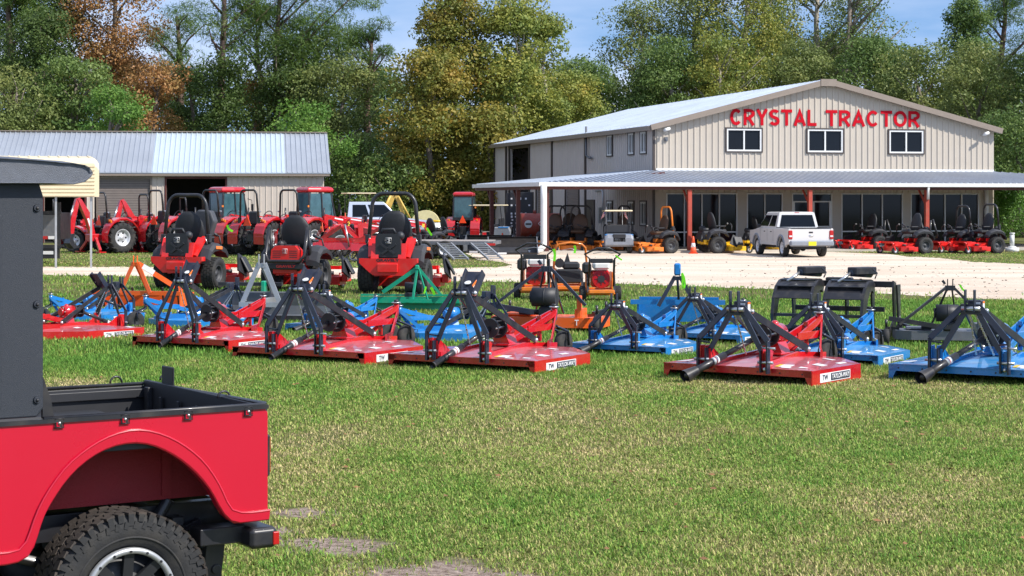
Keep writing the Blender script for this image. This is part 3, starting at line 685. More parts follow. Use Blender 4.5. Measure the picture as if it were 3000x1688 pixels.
# lettering of the sign
LW = dict(C=.80, R=.74, Y=.78, S=.70, T=.74, A=.84, L=.62, O=.86)
def ell(cx, cy, rx, ry, a0, a1, n=22): return [(cx + rx * math.cos(R(a0 + (a1 - a0) * i / n)), cy + ry * math.sin(R(a0 + (a1 - a0) * i / n))) for i in range(n + 1)]
def sign_letter(ch, x0, w, z0, h, parent):
    t = .19 * h; u = t / 2; W = w; Hh = h; S_ = []
    if ch == 'C': S_ = [(ell(W / 2, Hh / 2, W / 2 - u, Hh / 2 - u, 42, 318, 26), 0)]
    if ch == 'O': S_ = [(ell(W / 2, Hh / 2, W / 2 - u, Hh / 2 - u, 0, 360, 34)[:-1], 1)]
    if ch == 'L': S_ = [([(u, Hh), (u, u), (W, u)], 0)]
    if ch == 'T': S_ = [([(0, Hh - u), (W, Hh - u)], 0), ([(W / 2, Hh - .01), (W / 2, 0)], 0)]
    if ch == 'A': S_ = [([(u * .9, 0), (W / 2, Hh - u * 1.1), (W - u * .9, 0)], 0), ([(W * .20, Hh * .30), (W * .80, Hh * .30)], 0)]
    if ch == 'Y': S_ = [([(u * .8, Hh), (W / 2, Hh * .46), (W - u * .8, Hh)], 0), ([(W / 2, Hh * .5), (W / 2, 0)], 0)]
    if ch == 'R':
        b = [(u, 0), (u, Hh - u), (W * .55, Hh - u)] + ell(W * .55, Hh * .70 + u * .2, W * .45 - u, Hh * .30 - u * 1.2, 80, -80, 12) + [(W * .55, Hh * .42), (u * 1.2, Hh * .42)]
        S_ = [(b, 0), ([(W * .50, Hh * .42), (W - u * .8, 0)], 0)]
    if ch == 'S':
        S_ = [(ell(W / 2, Hh * .73, W / 2 - u, Hh * .27 - u, 28, 180, 12) + ell(W / 2, Hh * .73, W / 2 - u, Hh * .27 - u * .6, 190, 255, 5) + ell(W / 2, Hh * .27, W / 2 - u, Hh * .27 - u * .6, 75, 0, 6) + ell(W / 2, Hh * .27, W / 2 - u, Hh * .27 - u, -10, -160, 13), 0)]
    m = MB().mt(SIGNR)
    for si, (pts, closed) in enumerate(S_):
        n = len(pts); L_, R_2 = [], []
        for i, p in enumerate(pts):
            a = pts[i - 1] if (i > 0 or closed) else None; b = pts[(i + 1) % n] if (i < n - 1 or closed) else None
            ds = []
            if a: d = Vector((p[0] - a[0], p[1] - a[1])); ds.append(d.normalized())
            if b: d = Vector((b[0] - p[0], b[1] - p[1])); ds.append(d.normalized())
            nn = Vector((0, 0))
            for d in ds: nn += Vector((-d.y, d.x))
            nn.normalize(); k = u / max(.45, nn.dot(Vector((-ds[0].y, ds[0].x))))
            L_.append((p[0] + nn.x * k, p[1] + nn.y * k)); R_2.append((p[0] - nn.x * k, p[1] - nn.y * k))
        y0, y1 = -.058 - .002 * si, -.038 + .001 * si
        vs = [(x0 + q[0], yy, z0 + q[1]) for yy in (y0, y1) for row in (L_, R_2) for q in row]
        f = []; rng_ = range(n if closed else n - 1)
        for i in rng_:
            j = (i + 1) % n; f += [(i, j, n + j, n + i), (2 * n + i, 3 * n + i, 3 * n + j, 2 * n + j), (i, 2 * n + i, 2 * n + j, j), (n + i, n + j, 3 * n + j, 3 * n + i)]
        if not closed: f += [(0, n, 3 * n, 2 * n), (n - 1, 3 * n - 1, 4 * n - 1, 2 * n - 1)]
        m.add(vs, f)
    m.build('sign_letter', None, parent)
zc = z_at(346, a_of(2400), 0)
for wd, x0, x1 in (('CRYSTAL', 2138, 2391), ('TRACTOR', 2418, 2693)):
    a0, a1 = a_of(x0), a_of(x1)
    wl = [LW[q] for q in wd]; gap = .105; tot = sum(wl) + gap * (len(wd) - 1); kx = (a1 - a0) / tot; x = a0
    for q in wd:
        sign_letter(q, x, LW[q] * kx, zc - .385, .77, B); x += (LW[q] + gap) * kx
# cameras and floodlight
for px, py in ((1944, 384), (2876, 396)):
    a = a_of(px); z = z_at(py, a, 0); m = MB().mt(WTRIM); m.cyl((a, 0, z), (a, -.35, z), .03); m.cyl((a - .12, -.5, z + .02), (a + .16, -.35, z + .1), .07, .08); m.build('security_camera', None, B)
a = a_of(1950); z = z_at(408, a, 0); m = MB().mt(GRYM); m.box((a, -.06, z), (.16, .1, .2)); m.cyl((a, -.11, z), (a, -.14, z), .05); m.build('wall_lamp', None, B)
# ---------------- wrap-around porch
P = B
PT, PA, PB = -6.0, -7.1, BW + 6.6
zi, zo = 3.60, 2.98
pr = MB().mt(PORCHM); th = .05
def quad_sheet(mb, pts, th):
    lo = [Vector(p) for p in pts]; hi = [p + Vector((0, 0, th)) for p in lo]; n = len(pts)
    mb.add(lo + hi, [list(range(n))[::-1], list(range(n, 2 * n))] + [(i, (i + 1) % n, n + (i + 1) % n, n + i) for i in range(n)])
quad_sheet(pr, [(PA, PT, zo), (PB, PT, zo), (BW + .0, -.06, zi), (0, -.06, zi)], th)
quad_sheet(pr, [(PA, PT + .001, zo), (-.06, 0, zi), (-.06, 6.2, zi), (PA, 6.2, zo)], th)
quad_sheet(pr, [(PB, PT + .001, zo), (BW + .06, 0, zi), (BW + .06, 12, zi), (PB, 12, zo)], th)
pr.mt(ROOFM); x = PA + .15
while x < PB - .1:
    t1 = -.1; 
    if x < 0: t1 = PT + (x - PA) / (0 - PA) * (0 - PT) - .05
    if x > BW: t1 = PT + (PB - x) / (PB - BW) * (0 - PT) - .05
    z1 = zo + (zi - zo) * (t1 - PT) / (0 - PT)
    pr.bar((x, PT + .02, zo + th + .018), (x, t1, z1 + th + .018), .06, .035); x += .305
for sx in (0, 1):
    y = PT + .3
    while y < (6.1 if sx == 0 else 11.9):
        xe = PA if sx == 0 else PB; xi = -.1 if sx == 0 else BW + .1
        if y < 0: xi = xe + (xi - xe) * (y - PT) / (0 - PT)
        zz = zo + (zi - zo) * abs(xi - xe) / 7.0
        pr.bar((xe + (.02 if sx == 0 else -.02), y, zo + th + .018), (xi, y, min(zi, zz) + th + .018), .06, .035); y += .305
pr.build('porch_roof', None, P)
gt = MB().mt(WTRIM)
gt.box(((PA + PB) / 2, PT - .07, zo - .03), (PB - PA + .3, .14, .17)); gt.box((PA - .07, .1, zo - .03), (.14, 12.15, .17)); gt.box((PB + .07, 3.0, zo - .03), (.14, 17.9, .17))
gt.box((BW / 2, -.075, zi + .10), (BW - .1, .06, .12)); gt.build('porch_gutter', None, P)
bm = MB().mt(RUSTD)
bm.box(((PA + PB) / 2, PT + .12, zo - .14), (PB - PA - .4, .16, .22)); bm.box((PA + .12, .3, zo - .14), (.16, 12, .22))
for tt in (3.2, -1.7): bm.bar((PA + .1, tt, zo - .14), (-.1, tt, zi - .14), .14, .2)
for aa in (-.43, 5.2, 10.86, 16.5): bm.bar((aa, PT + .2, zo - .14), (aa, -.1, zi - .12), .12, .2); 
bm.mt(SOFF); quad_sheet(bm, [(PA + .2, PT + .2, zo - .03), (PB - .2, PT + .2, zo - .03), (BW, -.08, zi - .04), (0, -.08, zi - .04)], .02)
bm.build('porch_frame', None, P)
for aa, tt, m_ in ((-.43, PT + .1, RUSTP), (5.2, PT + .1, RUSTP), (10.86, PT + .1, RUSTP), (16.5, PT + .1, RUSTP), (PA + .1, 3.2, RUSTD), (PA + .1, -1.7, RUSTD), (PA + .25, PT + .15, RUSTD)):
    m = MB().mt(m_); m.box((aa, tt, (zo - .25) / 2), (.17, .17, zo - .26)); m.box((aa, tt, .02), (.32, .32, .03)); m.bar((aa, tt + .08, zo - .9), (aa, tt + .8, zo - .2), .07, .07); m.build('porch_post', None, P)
m = MB().mt(WTRIM)
x = PA + .05; y = PT - .12
m.tube([(x, y, zo - .05), (x, y - .01, 2.3), (x, y, .55), (x, y, .35), (x - .18, y - .1, .18), (x - .75, y - .2, .06)], .14, n=10)
m.build('downspout', None, P)
m = MB().mt(WTRIM); m.tube([(10.86, PT - .08, zo - .08), (10.86, PT - .02, zo - .3), (10.86, PT - .02, 2.3)], .06); m.build('downspout', None, P)
m = MB().mt(WTRIM); x = a_of(2886); m.tube([(x, -.14, zi - .12), (x, -.14, .1)], .10, n=8); m.tube([(x - .35, -.14, zi - .2), (x, -.14, zi - .45)], .06); m.build('downspout', None, P)
s = MB().mt(CONC); s.box(((PA + PB) / 2, (PT - .2) / 2, .05), (PB - PA + .4, -PT + .38, .1)); s.box((PA / 2 - .1, 3.1, .05), (-PA + .1, 6.2, .1)); s.build('porch_slab', None, P)
# ================================================================ shed on the left
SO = Vector((-10.2, 100.0, 0)); SH_A = R(8)
S = thing('metal_shed', 'low grey metal shed with steep silver ribbed roof behind the red tractors', 'building', SO, SH_A)
SL, SE, SR_, SDp = 27.0, 3.72, 6.02, 4.6
def u_of(px, t=0.0):
    k = (px - CX) / F; c, s = math.cos(SH_A), math.sin(SH_A)
    return (k * (SO.y + c * t) - SO.x + s * t) / (c - k * s)
ops = [(u_of(285), u_of(440), 3.42, 'roller'), (u_of(488), u_of(660), 3.42, 'open'), (u_of(130), u_of(248), 3.1, 'open')]
m = MB().mt(SHEDW); cur = -SL
for a, b, z, k in sorted(ops):
    m.box(((cur + a) / 2, .06, SE / 2), (a - cur, .12, SE)); m.box(((a + b) / 2, .06, (z + SE) / 2), (b - a, .12, SE - z)); cur = b
m.box((cur / 2, .06, SE / 2), (-cur, .12, SE))
x = -SL + .1
while x < -.02:
    hit = [q for q in ops if q[0] - .1 < x < q[1] + .1]
    z0 = hit[0][2] + .05 if hit else 0
    m.prism([(x - .035, 0), (x - .018, -.025), (x + .018, -.025), (x + .035, 0)], z0, SE - .02, 'z'); x += .305
m.prism([(.121, 0), (2 * SDp, 0), (2 * SDp, SE), (SDp, SR_ - .1), (.121, SE)], -.12, 0, 'x'); m.prism([(.121, 0), (2 * SDp, 0), (2 * SDp, SE), (SDp, SR_ - .1), (.121, SE)], -SL, -SL + .12, 'x')
m.box((-SL / 2, 2 * SDp, SE / 2), (SL, .12, SE)); m.build('wall', None, S)
m = MB()
for sg, ye in ((0, -.35), (1, 2 * SDp + .35)):
    for a, b, mt_ in ((-SL - .3, u_of(444), ROOFS), (u_of(444), -2.1, ROOFL), (-2.1, .35, ROOFS)):
        m.mt(mt_); quad_sheet(m, [(a, ye, SE - .02), (b, ye, SE - .02), (b, SDp, SR_), (a, SDp, SR_)] if sg == 0 else [(b, ye, SE - .02), (a, ye, SE - .02), (a, SDp, SR_), (b, SDp, SR_)], .05)
    x = -SL
    while x < .35:
        m.mt(ROOFL if u_of(444) < x < -2.1 else ROOFS); m.bar((x, ye + .02, SE + .045), (x, SDp - .02, SR_ + .065), .05, .045); x += .275
m.mt(TRIM); m.box((-SL / 2, SDp, SR_ + .09), (SL + .7, .3, .05)); m.mt(ROOFS); m.box((.37, SDp / 2 - .18, 0), (.04, .05, .05)); m.build('roof', None, S)
m = MB().mt(TRIM); m.box((-SL / 2, -.3, SE - .1), (SL + .6, .1, .1)); m.box((-SL / 2, -.14, SE - .05), (SL, .26, .04)); m.build('eave_trim', None, S)
for a, b, z, k in ops:
    if k == 'roller':
        d = MB().mt(DOORM); n = 26
        for i in range(n): d.box(((a + b) / 2, .08 + .008 * (i % 2), z * (i + .5) / n), (b - a - .04, .04, z / n - .014))
        d.build('roller_door', None, S)
    f = MB().mt(RUSTD if k == 'open' else TRIM); f.box(((a + b) / 2, -.015, z + .05), (b - a + .2, .05, .1)); f.box((a - .05, -.015, z / 2), (.1, .05, z)); f.box((b + .05, -.015, z / 2), (.1, .05, z)); f.build('door_frame', None, S)
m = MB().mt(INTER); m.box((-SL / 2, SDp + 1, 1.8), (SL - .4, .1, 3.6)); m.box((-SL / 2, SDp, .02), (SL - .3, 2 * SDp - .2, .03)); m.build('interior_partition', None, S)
# ================================================================ vegetation
TR = [
 # px, top, bot, w, D, kind, shape, label, extra
 (30, -120, 260, 300, 128, 'pine', 'pine', 'dark pine crown in the top left corner above the shed', dict(cat='pine', tm=PBARK)),
 (100, -90, 200, 300, 131, 'dark', 'round', 'tall dark tree rising behind the top left pine', {}),
 (760, 20, 330, 230, 133, 'mid', 'round', 'leafy vine grown tree between the two tall pine trunks', dict(dens=30)),
 (930, 60, 330, 260, 132, 'mid', 'round', 'feathery green tree behind the spreading pine limbs', dict(dens=40)),
 (120, 60, 400, 300, 124, 'dark', 'round', 'dark dense tree left of the rust orange tree', {}),
 (40, 215, 420, 230, 118, 'olive', 'round', 'dusty olive shrub mass at the far left behind the shed roof', dict(cat='shrub')),
 (215, 170, 420, 270, 121, 'mid', 'round', 'mid green leafy tree at the foot of the rust orange tree', {}),
 (325, 268, 420, 260, 112, 'bright', 'round', 'bright green rounded bush just behind the shed ridge', dict(cat='shrub', leaf=.22)),
 (330, -150, 330, 380, 132, 'orange', 'round', 'tall rust orange autumn tree at the left', dict(dens=70)),
 (455, 205, 420, 190, 126, 'orange', 'round', 'smaller orange tree leaning right below the tall rust one', dict(dens=60)),
 (520, 10, 260, 230, 140, 'pine', 'pine', 'sparse open pine with sky showing behind its crown', dict(cat='pine', tm=PBARK, dens=40, trunk_px=525)),
 (560, 220, 420, 210, 134, 'mid', 'round', 'green tree between the orange tree and the tall pine trunk', {}),
 (660, 150, 420, 170, 125, 'dark', 'round', 'dark ivy covered tree wrapped round the tall pine trunk', dict(trunk=False, cat='shrub', dens=60, name='ivy_clad_tree')),
 (690, -190, 130, 380, 127, 'pine', 'pine', 'tall pine with a long bare trunk left of centre', dict(cat='pine', tm=PBARK, dens=30, trunk_px=650, trunk_r=.42)),
 (900, -160, 215, 430, 130, 'pine', 'pine', 'wide pine with spreading limbs beside the open sky gap', dict(cat='pine', tm=PBARK, dens=58, trunk_px=815, trunk_r=.42)),
 (1080, 70, 235, 190, 128, 'pine', 'pine', 'low bright pine bough clump at the sky gap edge', dict(cat='pine', tm=PBARK, dens=55)),
 (815, 140, 420, 150, 127, 'dark', 'round', 'narrow dark tree behind the second pine trunk', {}),
 (755, 250, 420, 100, 133, 'orange', 'round', 'small orange sapling glimpsed between two pine trunks', dict(dens=30)),
 (880, 235, 400, 180, 130, 'yellow', 'round', 'small yellow leaved tree above the shed roof', dict(dens=40)),
 (905, 312, 480, 290, 116, 'bright', 'round', 'vine covered green bush over the right end of the shed', dict(cat='shrub')),
 (995, 185, 560, 290, 126, 'olive', 'round', 'tall pale olive tree right of the shed', {}),
 (1050, 400, 720, 260, 119, 'mid', 'round', 'shady green undergrowth tree at the right end of the shed', {}),
 (1335, -25, 640, 270, 122, 'syc', 'round', 'large golden green tree at the centre, tallest of its clump', dict(leaf=.27, tm=LIMB)),
 (1260, 170, 720, 330, 118, 'syc', 'round', 'broad lower golden green tree in front of the central one', dict(leaf=.27)),
 (1510, 5, 560, 240, 121, 'yellow', 'round', 'golden topped tree with rounded crown right of centre', dict(leaf=.27, tm=LIMB)),
 (1590, 55, 520, 170, 123, 'yellow', 'round', 'yellow topped tree beside the second sky gap', dict(leaf=.26, tm=LIMB)),
 (1440, 330, 700, 260, 117, 'syc', 'round', 'gold flecked tree directly left of the metal building', dict(leaf=.27)),
 (1140, 470, 730, 240, 116, 'mid', 'round', 'shady green tree behind the white crew cab truck', {}),
 (1710, 195, 480, 290, 136, 'mid', 'round', 'green tree behind the long roof of the metal building', {}),
 (1660, 220, 500, 300, 131, 'yellow', 'round', 'yellow green tree touching the left slope of the roof', {}),
 (1875, 10, 420, 250, 140, 'olive', 'round', 'tall light olive tree with pale twigs behind the roof', dict(tm=LIMB, limbs=12, dens=44)),
 (1960, 120, 420, 260, 134, 'mid', 'round', 'mid green tree behind the roof slope', dict(tm=LIMB)),
 (2040, -110, 330, 330, 142, 'olive', 'round', 'very tall open tree with pale branches above the roof', dict(tm=LIMB, limbs=14, dens=44)),
 (2180, -140, 300, 330, 139, 'yellow', 'round', 'tall yellow green tree above the sign', dict(tm=LIMB, limbs=12, dens=50)),
 (2100, 120, 380, 300, 133, 'yellow', 'round', 'yellow green tree with pale limbs left of the gable peak', dict(tm=LIMB, limbs=14, dens=50)),
 (2400, -130, 260, 330, 144, 'olive', 'round', 'tall grey green tree above the gable peak', dict(tm=LIMB, limbs=12, dens=44)),
 (2535, -60, 140, 260, 141, 'mid', 'round', 'tree with long open limbs reaching right into the sky', dict(dens=18, limbs=10, trunk_px=2480)),
 (2350, 140, 400, 280, 134, 'olive', 'round', 'dull olive tree behind the gable peak', {}),
 (2540, 130, 430, 300, 135, 'mid', 'round', 'green tree behind the right slope of the gable', {}),
 (2700, 150, 500, 280, 130, 'olive', 'round', 'brownish olive tree behind the right roof slope', {}),
 (2835, -10, 420, 210, 133, 'mid', 'cone', 'pointed green tree right of the sky gap', dict(leaf=.25)),
 (2960, -60, 300, 260, 138, 'pine', 'pine', 'pine at the right edge of the picture', dict(cat='pine', tm=PBARK, dens=45, trunk_px=2935)),
 (2870, 150, 620, 300, 124, 'olive', 'round', 'large dull green tree right of the metal building', {}),
 (2990, 330, 730, 260, 112, 'mid', 'round', 'leafy tree behind the right end of the porch', {}),
 (3110, 40, 700, 300, 121, 'dark', 'round', 'dark tree just past the right edge', {}),
 (2960, 560, 742, 160, 101, 'bright', 'round', 'bright green weedy bush beside the right porch end', dict(cat='shrub', leaf=.2, trunk=False)),
]
for q in TR: tree(*q[:8], **q[8])
# darker woodland behind: single trees too
for i in range(17):
    px = -60 + i * 195 + rng.uniform(-30, 30); tp = [150, 190, 230, 260, 250, 210, 215, 225, 170, 190, 235, 150, 90, 110, 150, 175, 160][i]
    where = ['at the far left', 'behind the dark dense tree', 'behind the rust orange tree', 'behind the sparse pine', 'behind the tall pine trunk', 'behind the wide pine', 'behind the pale olive tree', 'at the foot of the first sky gap', 'behind the central golden tree', 'behind the golden topped tree', 'at the foot of the second sky gap', 'behind the light olive tree', 'behind the very tall open tree', 'behind the gable peak', 'behind the right roof slope', 'at the foot of the right sky gap', 'at the far right'][i]
    tree(px, tp, 720, 300, 152 + rng.uniform(-4, 6), 'dark' if i % 2 else 'mid', 'round', 'shadowy woodland tree ' + where, leaf=.34, dens=34, group='woodland trees at the back')
# ================================================================ red off-road truck in the foreground
JT = R(33); JO = Vector((-1.805, 8.78, 0)); JW = 1.6
def ju(px, y=0.0):
    k = (px - CX) / F; c, s = math.cos(JT), math.sin(JT)
    return (k * (JO.y + c * y) - JO.x + s * y) / (c - k * s)
def jz(py, u, y=0.0): return CH - (py - H) / F * (JO.y + math.sin(JT) * u + math.cos(JT) * y)
def jp(px, py, y=0.0): u = ju(px, y); return (u, jz(py, u, y))
def zq(x, y): return jp(x / 2.271, 1050 + y / 2.271)
J = thing('off_road_truck', 'bright red open bed off-road truck with black hardtop in the near left corner', 'truck', JO, JT)
ZR = jz(1184, ju(783)); ZB = ZR - .012
arch = [zq(*q) for q in [(1560, 1100), (1500, 1062), (1450, 985), (1395, 875), (1300, 760), (1180, 660), (1050, 592), (970, 570), (900, 562), (780, 575), (650, 627), (520, 720), (420, 832), (350, 940), (300, 1025), (268, 1110), (240, 1210), (205, 1300), (150, 1345), (80, 1368), (-30, 1384)]]
uL = -1.9
arch += [(uL, arch[-1][1])]
uR = ju(785); zbr = jz(1523, uR)
def smooth_poly(p, it=2):
    for _ in range(it):
        q = [p[0]]
        for a, b in zip(p, p[1:]): q += [(a[0] * .75 + b[0] * .25, a[1] * .75 + b[1] * .25), (a[0] * .25 + b[0] * .75, a[1] * .25 + b[1] * .75)]
        p = q + [p[-1]]
    return p
arch = smooth_poly(arch)
body = [(uL, ZB), (uR - .02, ZB), (uR, ZB - .03), (uR, zbr)] + arch
m = MB().mt(JRED); m.prism(body, 0, .025, 'y')
# rear return and wheel-arch lip folded inwards
m.box((uR - .006, .20, (ZB + zbr) / 2), (.012, .36, ZB - zbr - .02)); m.build('body_side', None, J, bevel=.004)
bead = smooth_poly([zq(*q) for q in [(1790, 1008), (1660, 1028), (1560, 1022), (1520, 990), (1490, 920), (1450, 830), (1350, 680), (1200, 562), (1050, 493), (900, 470), (750, 503), (600, 582), (450, 702), (350, 832), (270, 962), (220, 1082), (185, 1200), (140, 1272), (60, 1292), (-30, 1300)]] + [(uL, zq(-30, 1300)[1])])
m = MB().mt(JRED)
vs = []
n = 60
def resamp(p, n):
    L = [0]
    for a, b in zip(p, p[1:]): L.append(L[-1] + math.hypot(b[0] - a[0], b[1] - a[1]))
    out = []; j = 0
    for i in range(n):
        d = L[-1] * i / (n - 1)
        while j < len(L) - 2 and L[j + 1] < d: j += 1
        t = (d - L[j]) / max(1e-9, L[j + 1] - L[j]); out.append((p[j][0] + (p[j + 1][0] - p[j][0]) * t, p[j][1] + (p[j + 1][1] - p[j][1]) * t))
    return out
inn = resamp([(uR, zbr)] + arch, n); out_ = resamp(bead, n)
rows = []
for (a, b), (c, d) in zip(inn, out_):
    rows.append([(a, .05, b), (a, -.008, b), (a + (c - a) * .12, -.013, b + (d - b) * .12), (a + (c - a) * .90, -.013, b + (d - b) * .90), (c, -.008, d), (c + (c - a) * .08, .002, d + (d - b) * .08)])
vs = [p for r_ in rows for p in r_]; m.add(vs, [(i * 6 + j, i * 6 + j + 1, (i + 1) * 6 + j + 1, (i + 1) * 6 + j) for i in range(n - 1) for j in range(5)], True)
m.tube([(a, -.010, b) for a, b in out_], .006, n=8); fo_ = m.build('wheel_arch_flare', None, J); e_ = fo_.modifiers.new('split', 'EDGE_SPLIT'); e_.split_angle = R(30)
# rail, bed, far side, tailgate
m = MB().mt(BLK); ZF = ZR - .03
m.tube([(ju(127), .0, ZR), (uR - .03, .0, ZR), (uR, .03, ZR), (uR + .005, JW - .03, ZF + .004), (uR - .03, JW, ZF), (uL, JW, ZF)], .010, n=8)
m.bar((uL, -.004, ZR - .012), (uR, -.004, ZR - .012), .012, .02); m.build('top_rail', None, J)
m = MB().mt(DPL); zf = ZR - .42
m.box(((uL + uR) / 2, JW / 2 + .18, zf), (uR - uL - .04, JW - .40, .03)); m.box(((uL + uR) / 2, .19, ZR - .105), (uR - uL - .04, .30, .02)); m.box(((uL + uR) / 2, .345, ZR - .30), (uR - uL - .04, .02, .24)); m.box((uR - .008, JW / 2, (ZF + zf) / 2 + .012), (.025, JW - .03, ZF - zf + .02))
m.box(((uL + uR) / 2, JW - .01, (ZF + zf) / 2 - .1), (uR - uL, .025, ZF - zf + .18)); m.box(((uL + uR) / 2, .04, ZF - .08), (uR - uL - .03, .02, .14))
m.box((-.05, JW - .17, zf + .14), (.95, .28, .26), ch=.06); 
m.box((uR - .035, JW - .12, ZF - .16), (.03, .05, .3)); 
for k in range(5): m.box((uR - .036, .3 + k * .25, ZF - .2), (.012, .03, .3))
for k in range(6): m.box((uL + .3 + k * .33, JW - .025, ZF - .14), (.03, .015, .24))
m.box(((uL + uR) / 2, JW - .03, ZF - .05), (uR - uL, .03, .05)); m.build('cargo_bed', None, J, bevel=.004)
for px in (340, 486, 650):
    m = MB().mt(BLK)
    y = JW * (783 - px) / 400.0 if px > 500 else JW; u = uR if px > 500 else ju(px, JW) 
    y = min(y, JW); c = Vector((u, y, ZF + .012))
    pts = [c + Vector((.035 * math.cos(a), 0, .035 * math.sin(a))) for a in [math.pi * i / 8 for i in range(9)]]; m.tube(pts, .006, n=6); m.build('tie_down_loop', None, J)
m = MB().mt(DPL); u = ju(455, JW * .98); u = min(u, uR - .02); m.box((uR, JW * .80, ZF + .055), (.012, .16, .13), ch=.005); m.build('bed_bracket', None, J)
for zx, zy in ((390, 430), (828, 403), (1248, 377), (1647, 352)):
    u, z = zq(zx, zy); m = MB().mt(BLK); h = .021
    m.tube([(u - h, -.008, z + h), (u + h, -.008, z + h), (u + h, -.008, z - h), (u - h, -.008, z - h)], .0045, n=6, closed=True)
    m.box((u, -.004, z), (.034, .006, .034)); m.mt(JRED).box((u - .006, -.009, z - .006), (.014, .004, .02)); m.mt(STEEL).sphere((u, -.012, z), .008, 8, 6); m.build('rail_hook', None, J)
# cab hardtop
uc = ju(127); zc = jz(536, uc); m = MB().mt(CANV)
side = [(uL, ZR + .01), (uc - .03, ZR + .01), (uc, ZR + .05), (uc, zc - .06), (uc - .02, zc), (uL, zc)]
m.prism(side, -.002, .03, 'y'); m.prism(side, JW - .03, JW, 'y'); m.box((uc - .02, JW / 2, (zc + ZR) / 2), (.03, JW - .08, zc - ZR - .03)); m.build('hardtop_panel', None, J, bevel=.008)
m = MB().mt(CANV); m.prism([(uL, ZR + .06), (ju(0) , ZR + .06), (ju(3), zc - .15), (uL, zc - .15)], -.012, -.003, 'y'); m.build('door_seam', None, J, bevel=.006)
for py in (610, 892, 1172):
    u = ju(107); z = jz(py, u); m = MB().mt(CANV); m.cyl((u, -.002, z), (u, -.012, z), .018, .014, n=16); m.mt(BLK).sphere((u, -.013, z), .008, 8, 6); m.build('bolt', None, J)
m = MB().mt(BLK); m.prism([(uc, ZR - .0), (uc + .055, ZR - .0), (uc + .04, ZR + .09), (uc, ZR + .2)], .01, .03, 'y'); m.build('cab_rear_frame', None, J)
# cap: lofted across the width
prof = [(-60, 538), (127, 538), (205, 541), (238, 534), (256, 519), (262, 507), (252, 491), (238, 484), (200, 478), (165, 477), (148, 474), (120, 472), (60, 467), (-60, 462)]
pts = [jp(x, y) for x, y in prof]; pts = [(max(uL, a), b) for a, b in pts]
secs = []
cxu = sum(p[0] for p in pts) / len(pts); czz = sum(p[1] for p in pts) / len(pts)
for y, k, up in ((-.05, .90, 0), (-.065, .965, 0), (-.05, 1, 0), (.1, 1, .012), (JW / 2, 1, .04), (JW - .1, 1, .012), (JW + .05, 1, 0), (JW + .06, .95, 0)):
    secs.append([(cxu + (a - cxu) * (k if a > uL + .01 else 1), y, czz + (b - czz) * k + up * (b > czz)) for a, b in pts])
m = MB().mt(CAPM).loft(secs); 
m.build('roof_cap', None, J)
# wheel housing liner and underside
m = MB().mt(JREDIN); u0, u1 = ju(100, .32), ju(660, .32); zt = jz(1270, 0); zl = jz(1478, 0, .32)
m.box(((u0 + u1) / 2, .33, (zt + zl) / 2), (u1 - u0, .02, zt - zl)); m.box(((u0 + u1) / 2, .17, zt + .01), (u1 - u0, .3, .02)); m.box((u1 + .0, .17, (zt + zl) / 2 - .0), (.02, .3, zt - zl)); m.box((u0 - .02, .24, (zt + zl) / 2 + .1), (.02, .16, zt - zl - .2))
m.box((ju(490, .3), .315, (zt + zl) / 2 - .03), (.05, .02, zt - zl - .1)); m.build('wheel_housing', None, J)
m = MB().mt(BLK)
m.box(((uL + uR) / 2 + .05, .42, .70), (uR - uL + .1, .07, .13)); m.box(((uL + uR) / 2, JW - .42, .70), (uR - uL, .07, .13))
m.box((uR + .0, JW / 2, .68), (.12, JW - .5, .14)); m.box((uR - .35, JW / 2, .66), (.06, JW - .6, .1))
m.tube([(-.55, .36, .62), (-.2, .36, .50), (.1, .36, .50), (.5, .36, .66)], .03, n=6); m.tube([(0, .25, .39), (0, JW - .25, .39)], .045, n=8); m.sphere((0, JW / 2, .39), .15, 12, 8)
m.cyl((.12, .38, .45), (.32, .34, .8), .03); m.box((uR - .16, .40, .47), (.13, .02, .34), ry=.12); m.box((uR - .16, .30, .47), (.10, .015, .30), ry=.12); m.cyl((uR - .15, .28, .43), (uR - .15, .44, .43), .025)
m.box((uL / 2 - .3, JW / 2, .6), (1.2, JW - .5, .12)); m.build('chassis', None, J, bevel=.003)
m = MB().mt(BLK); bx0, bz0 = jp(735, 1613, -.02); bx1, bz1 = jp(815, 1542, -.02)
m.box(((bx0 + bx1) / 2, .10, (bz0 + bz1) / 2), (bx1 - bx0, .24, bz1 - bz0), ch=.018); m.box((bx0 - .10, .16, (bz0 + bz1) / 2 + .012), (.24, .14, .085)); m.build('bumper_end', None, J, bevel=.006)
m = MB().mt(LENS); rx, rz = jp(804, 1577, -.02); m.box((rx + .008, -.021, rz), (.035, .012, .066), ch=.004); m.build('reflector', None, J, bevel=.002)
m = MB().mt(BLK); u, z0 = jp(788, 1402); _, z1 = jp(788, 1275); m.box((uR + .018, .12, (z0 + z1) / 2), (.035, .16, z1 - z0), ch=.012); m.mt(LENS).box((uR + .038, .12, (z0 + z1) / 2), (.008, .12, z1 - z0 - .04)); m.build('tail_lamp', None, J)
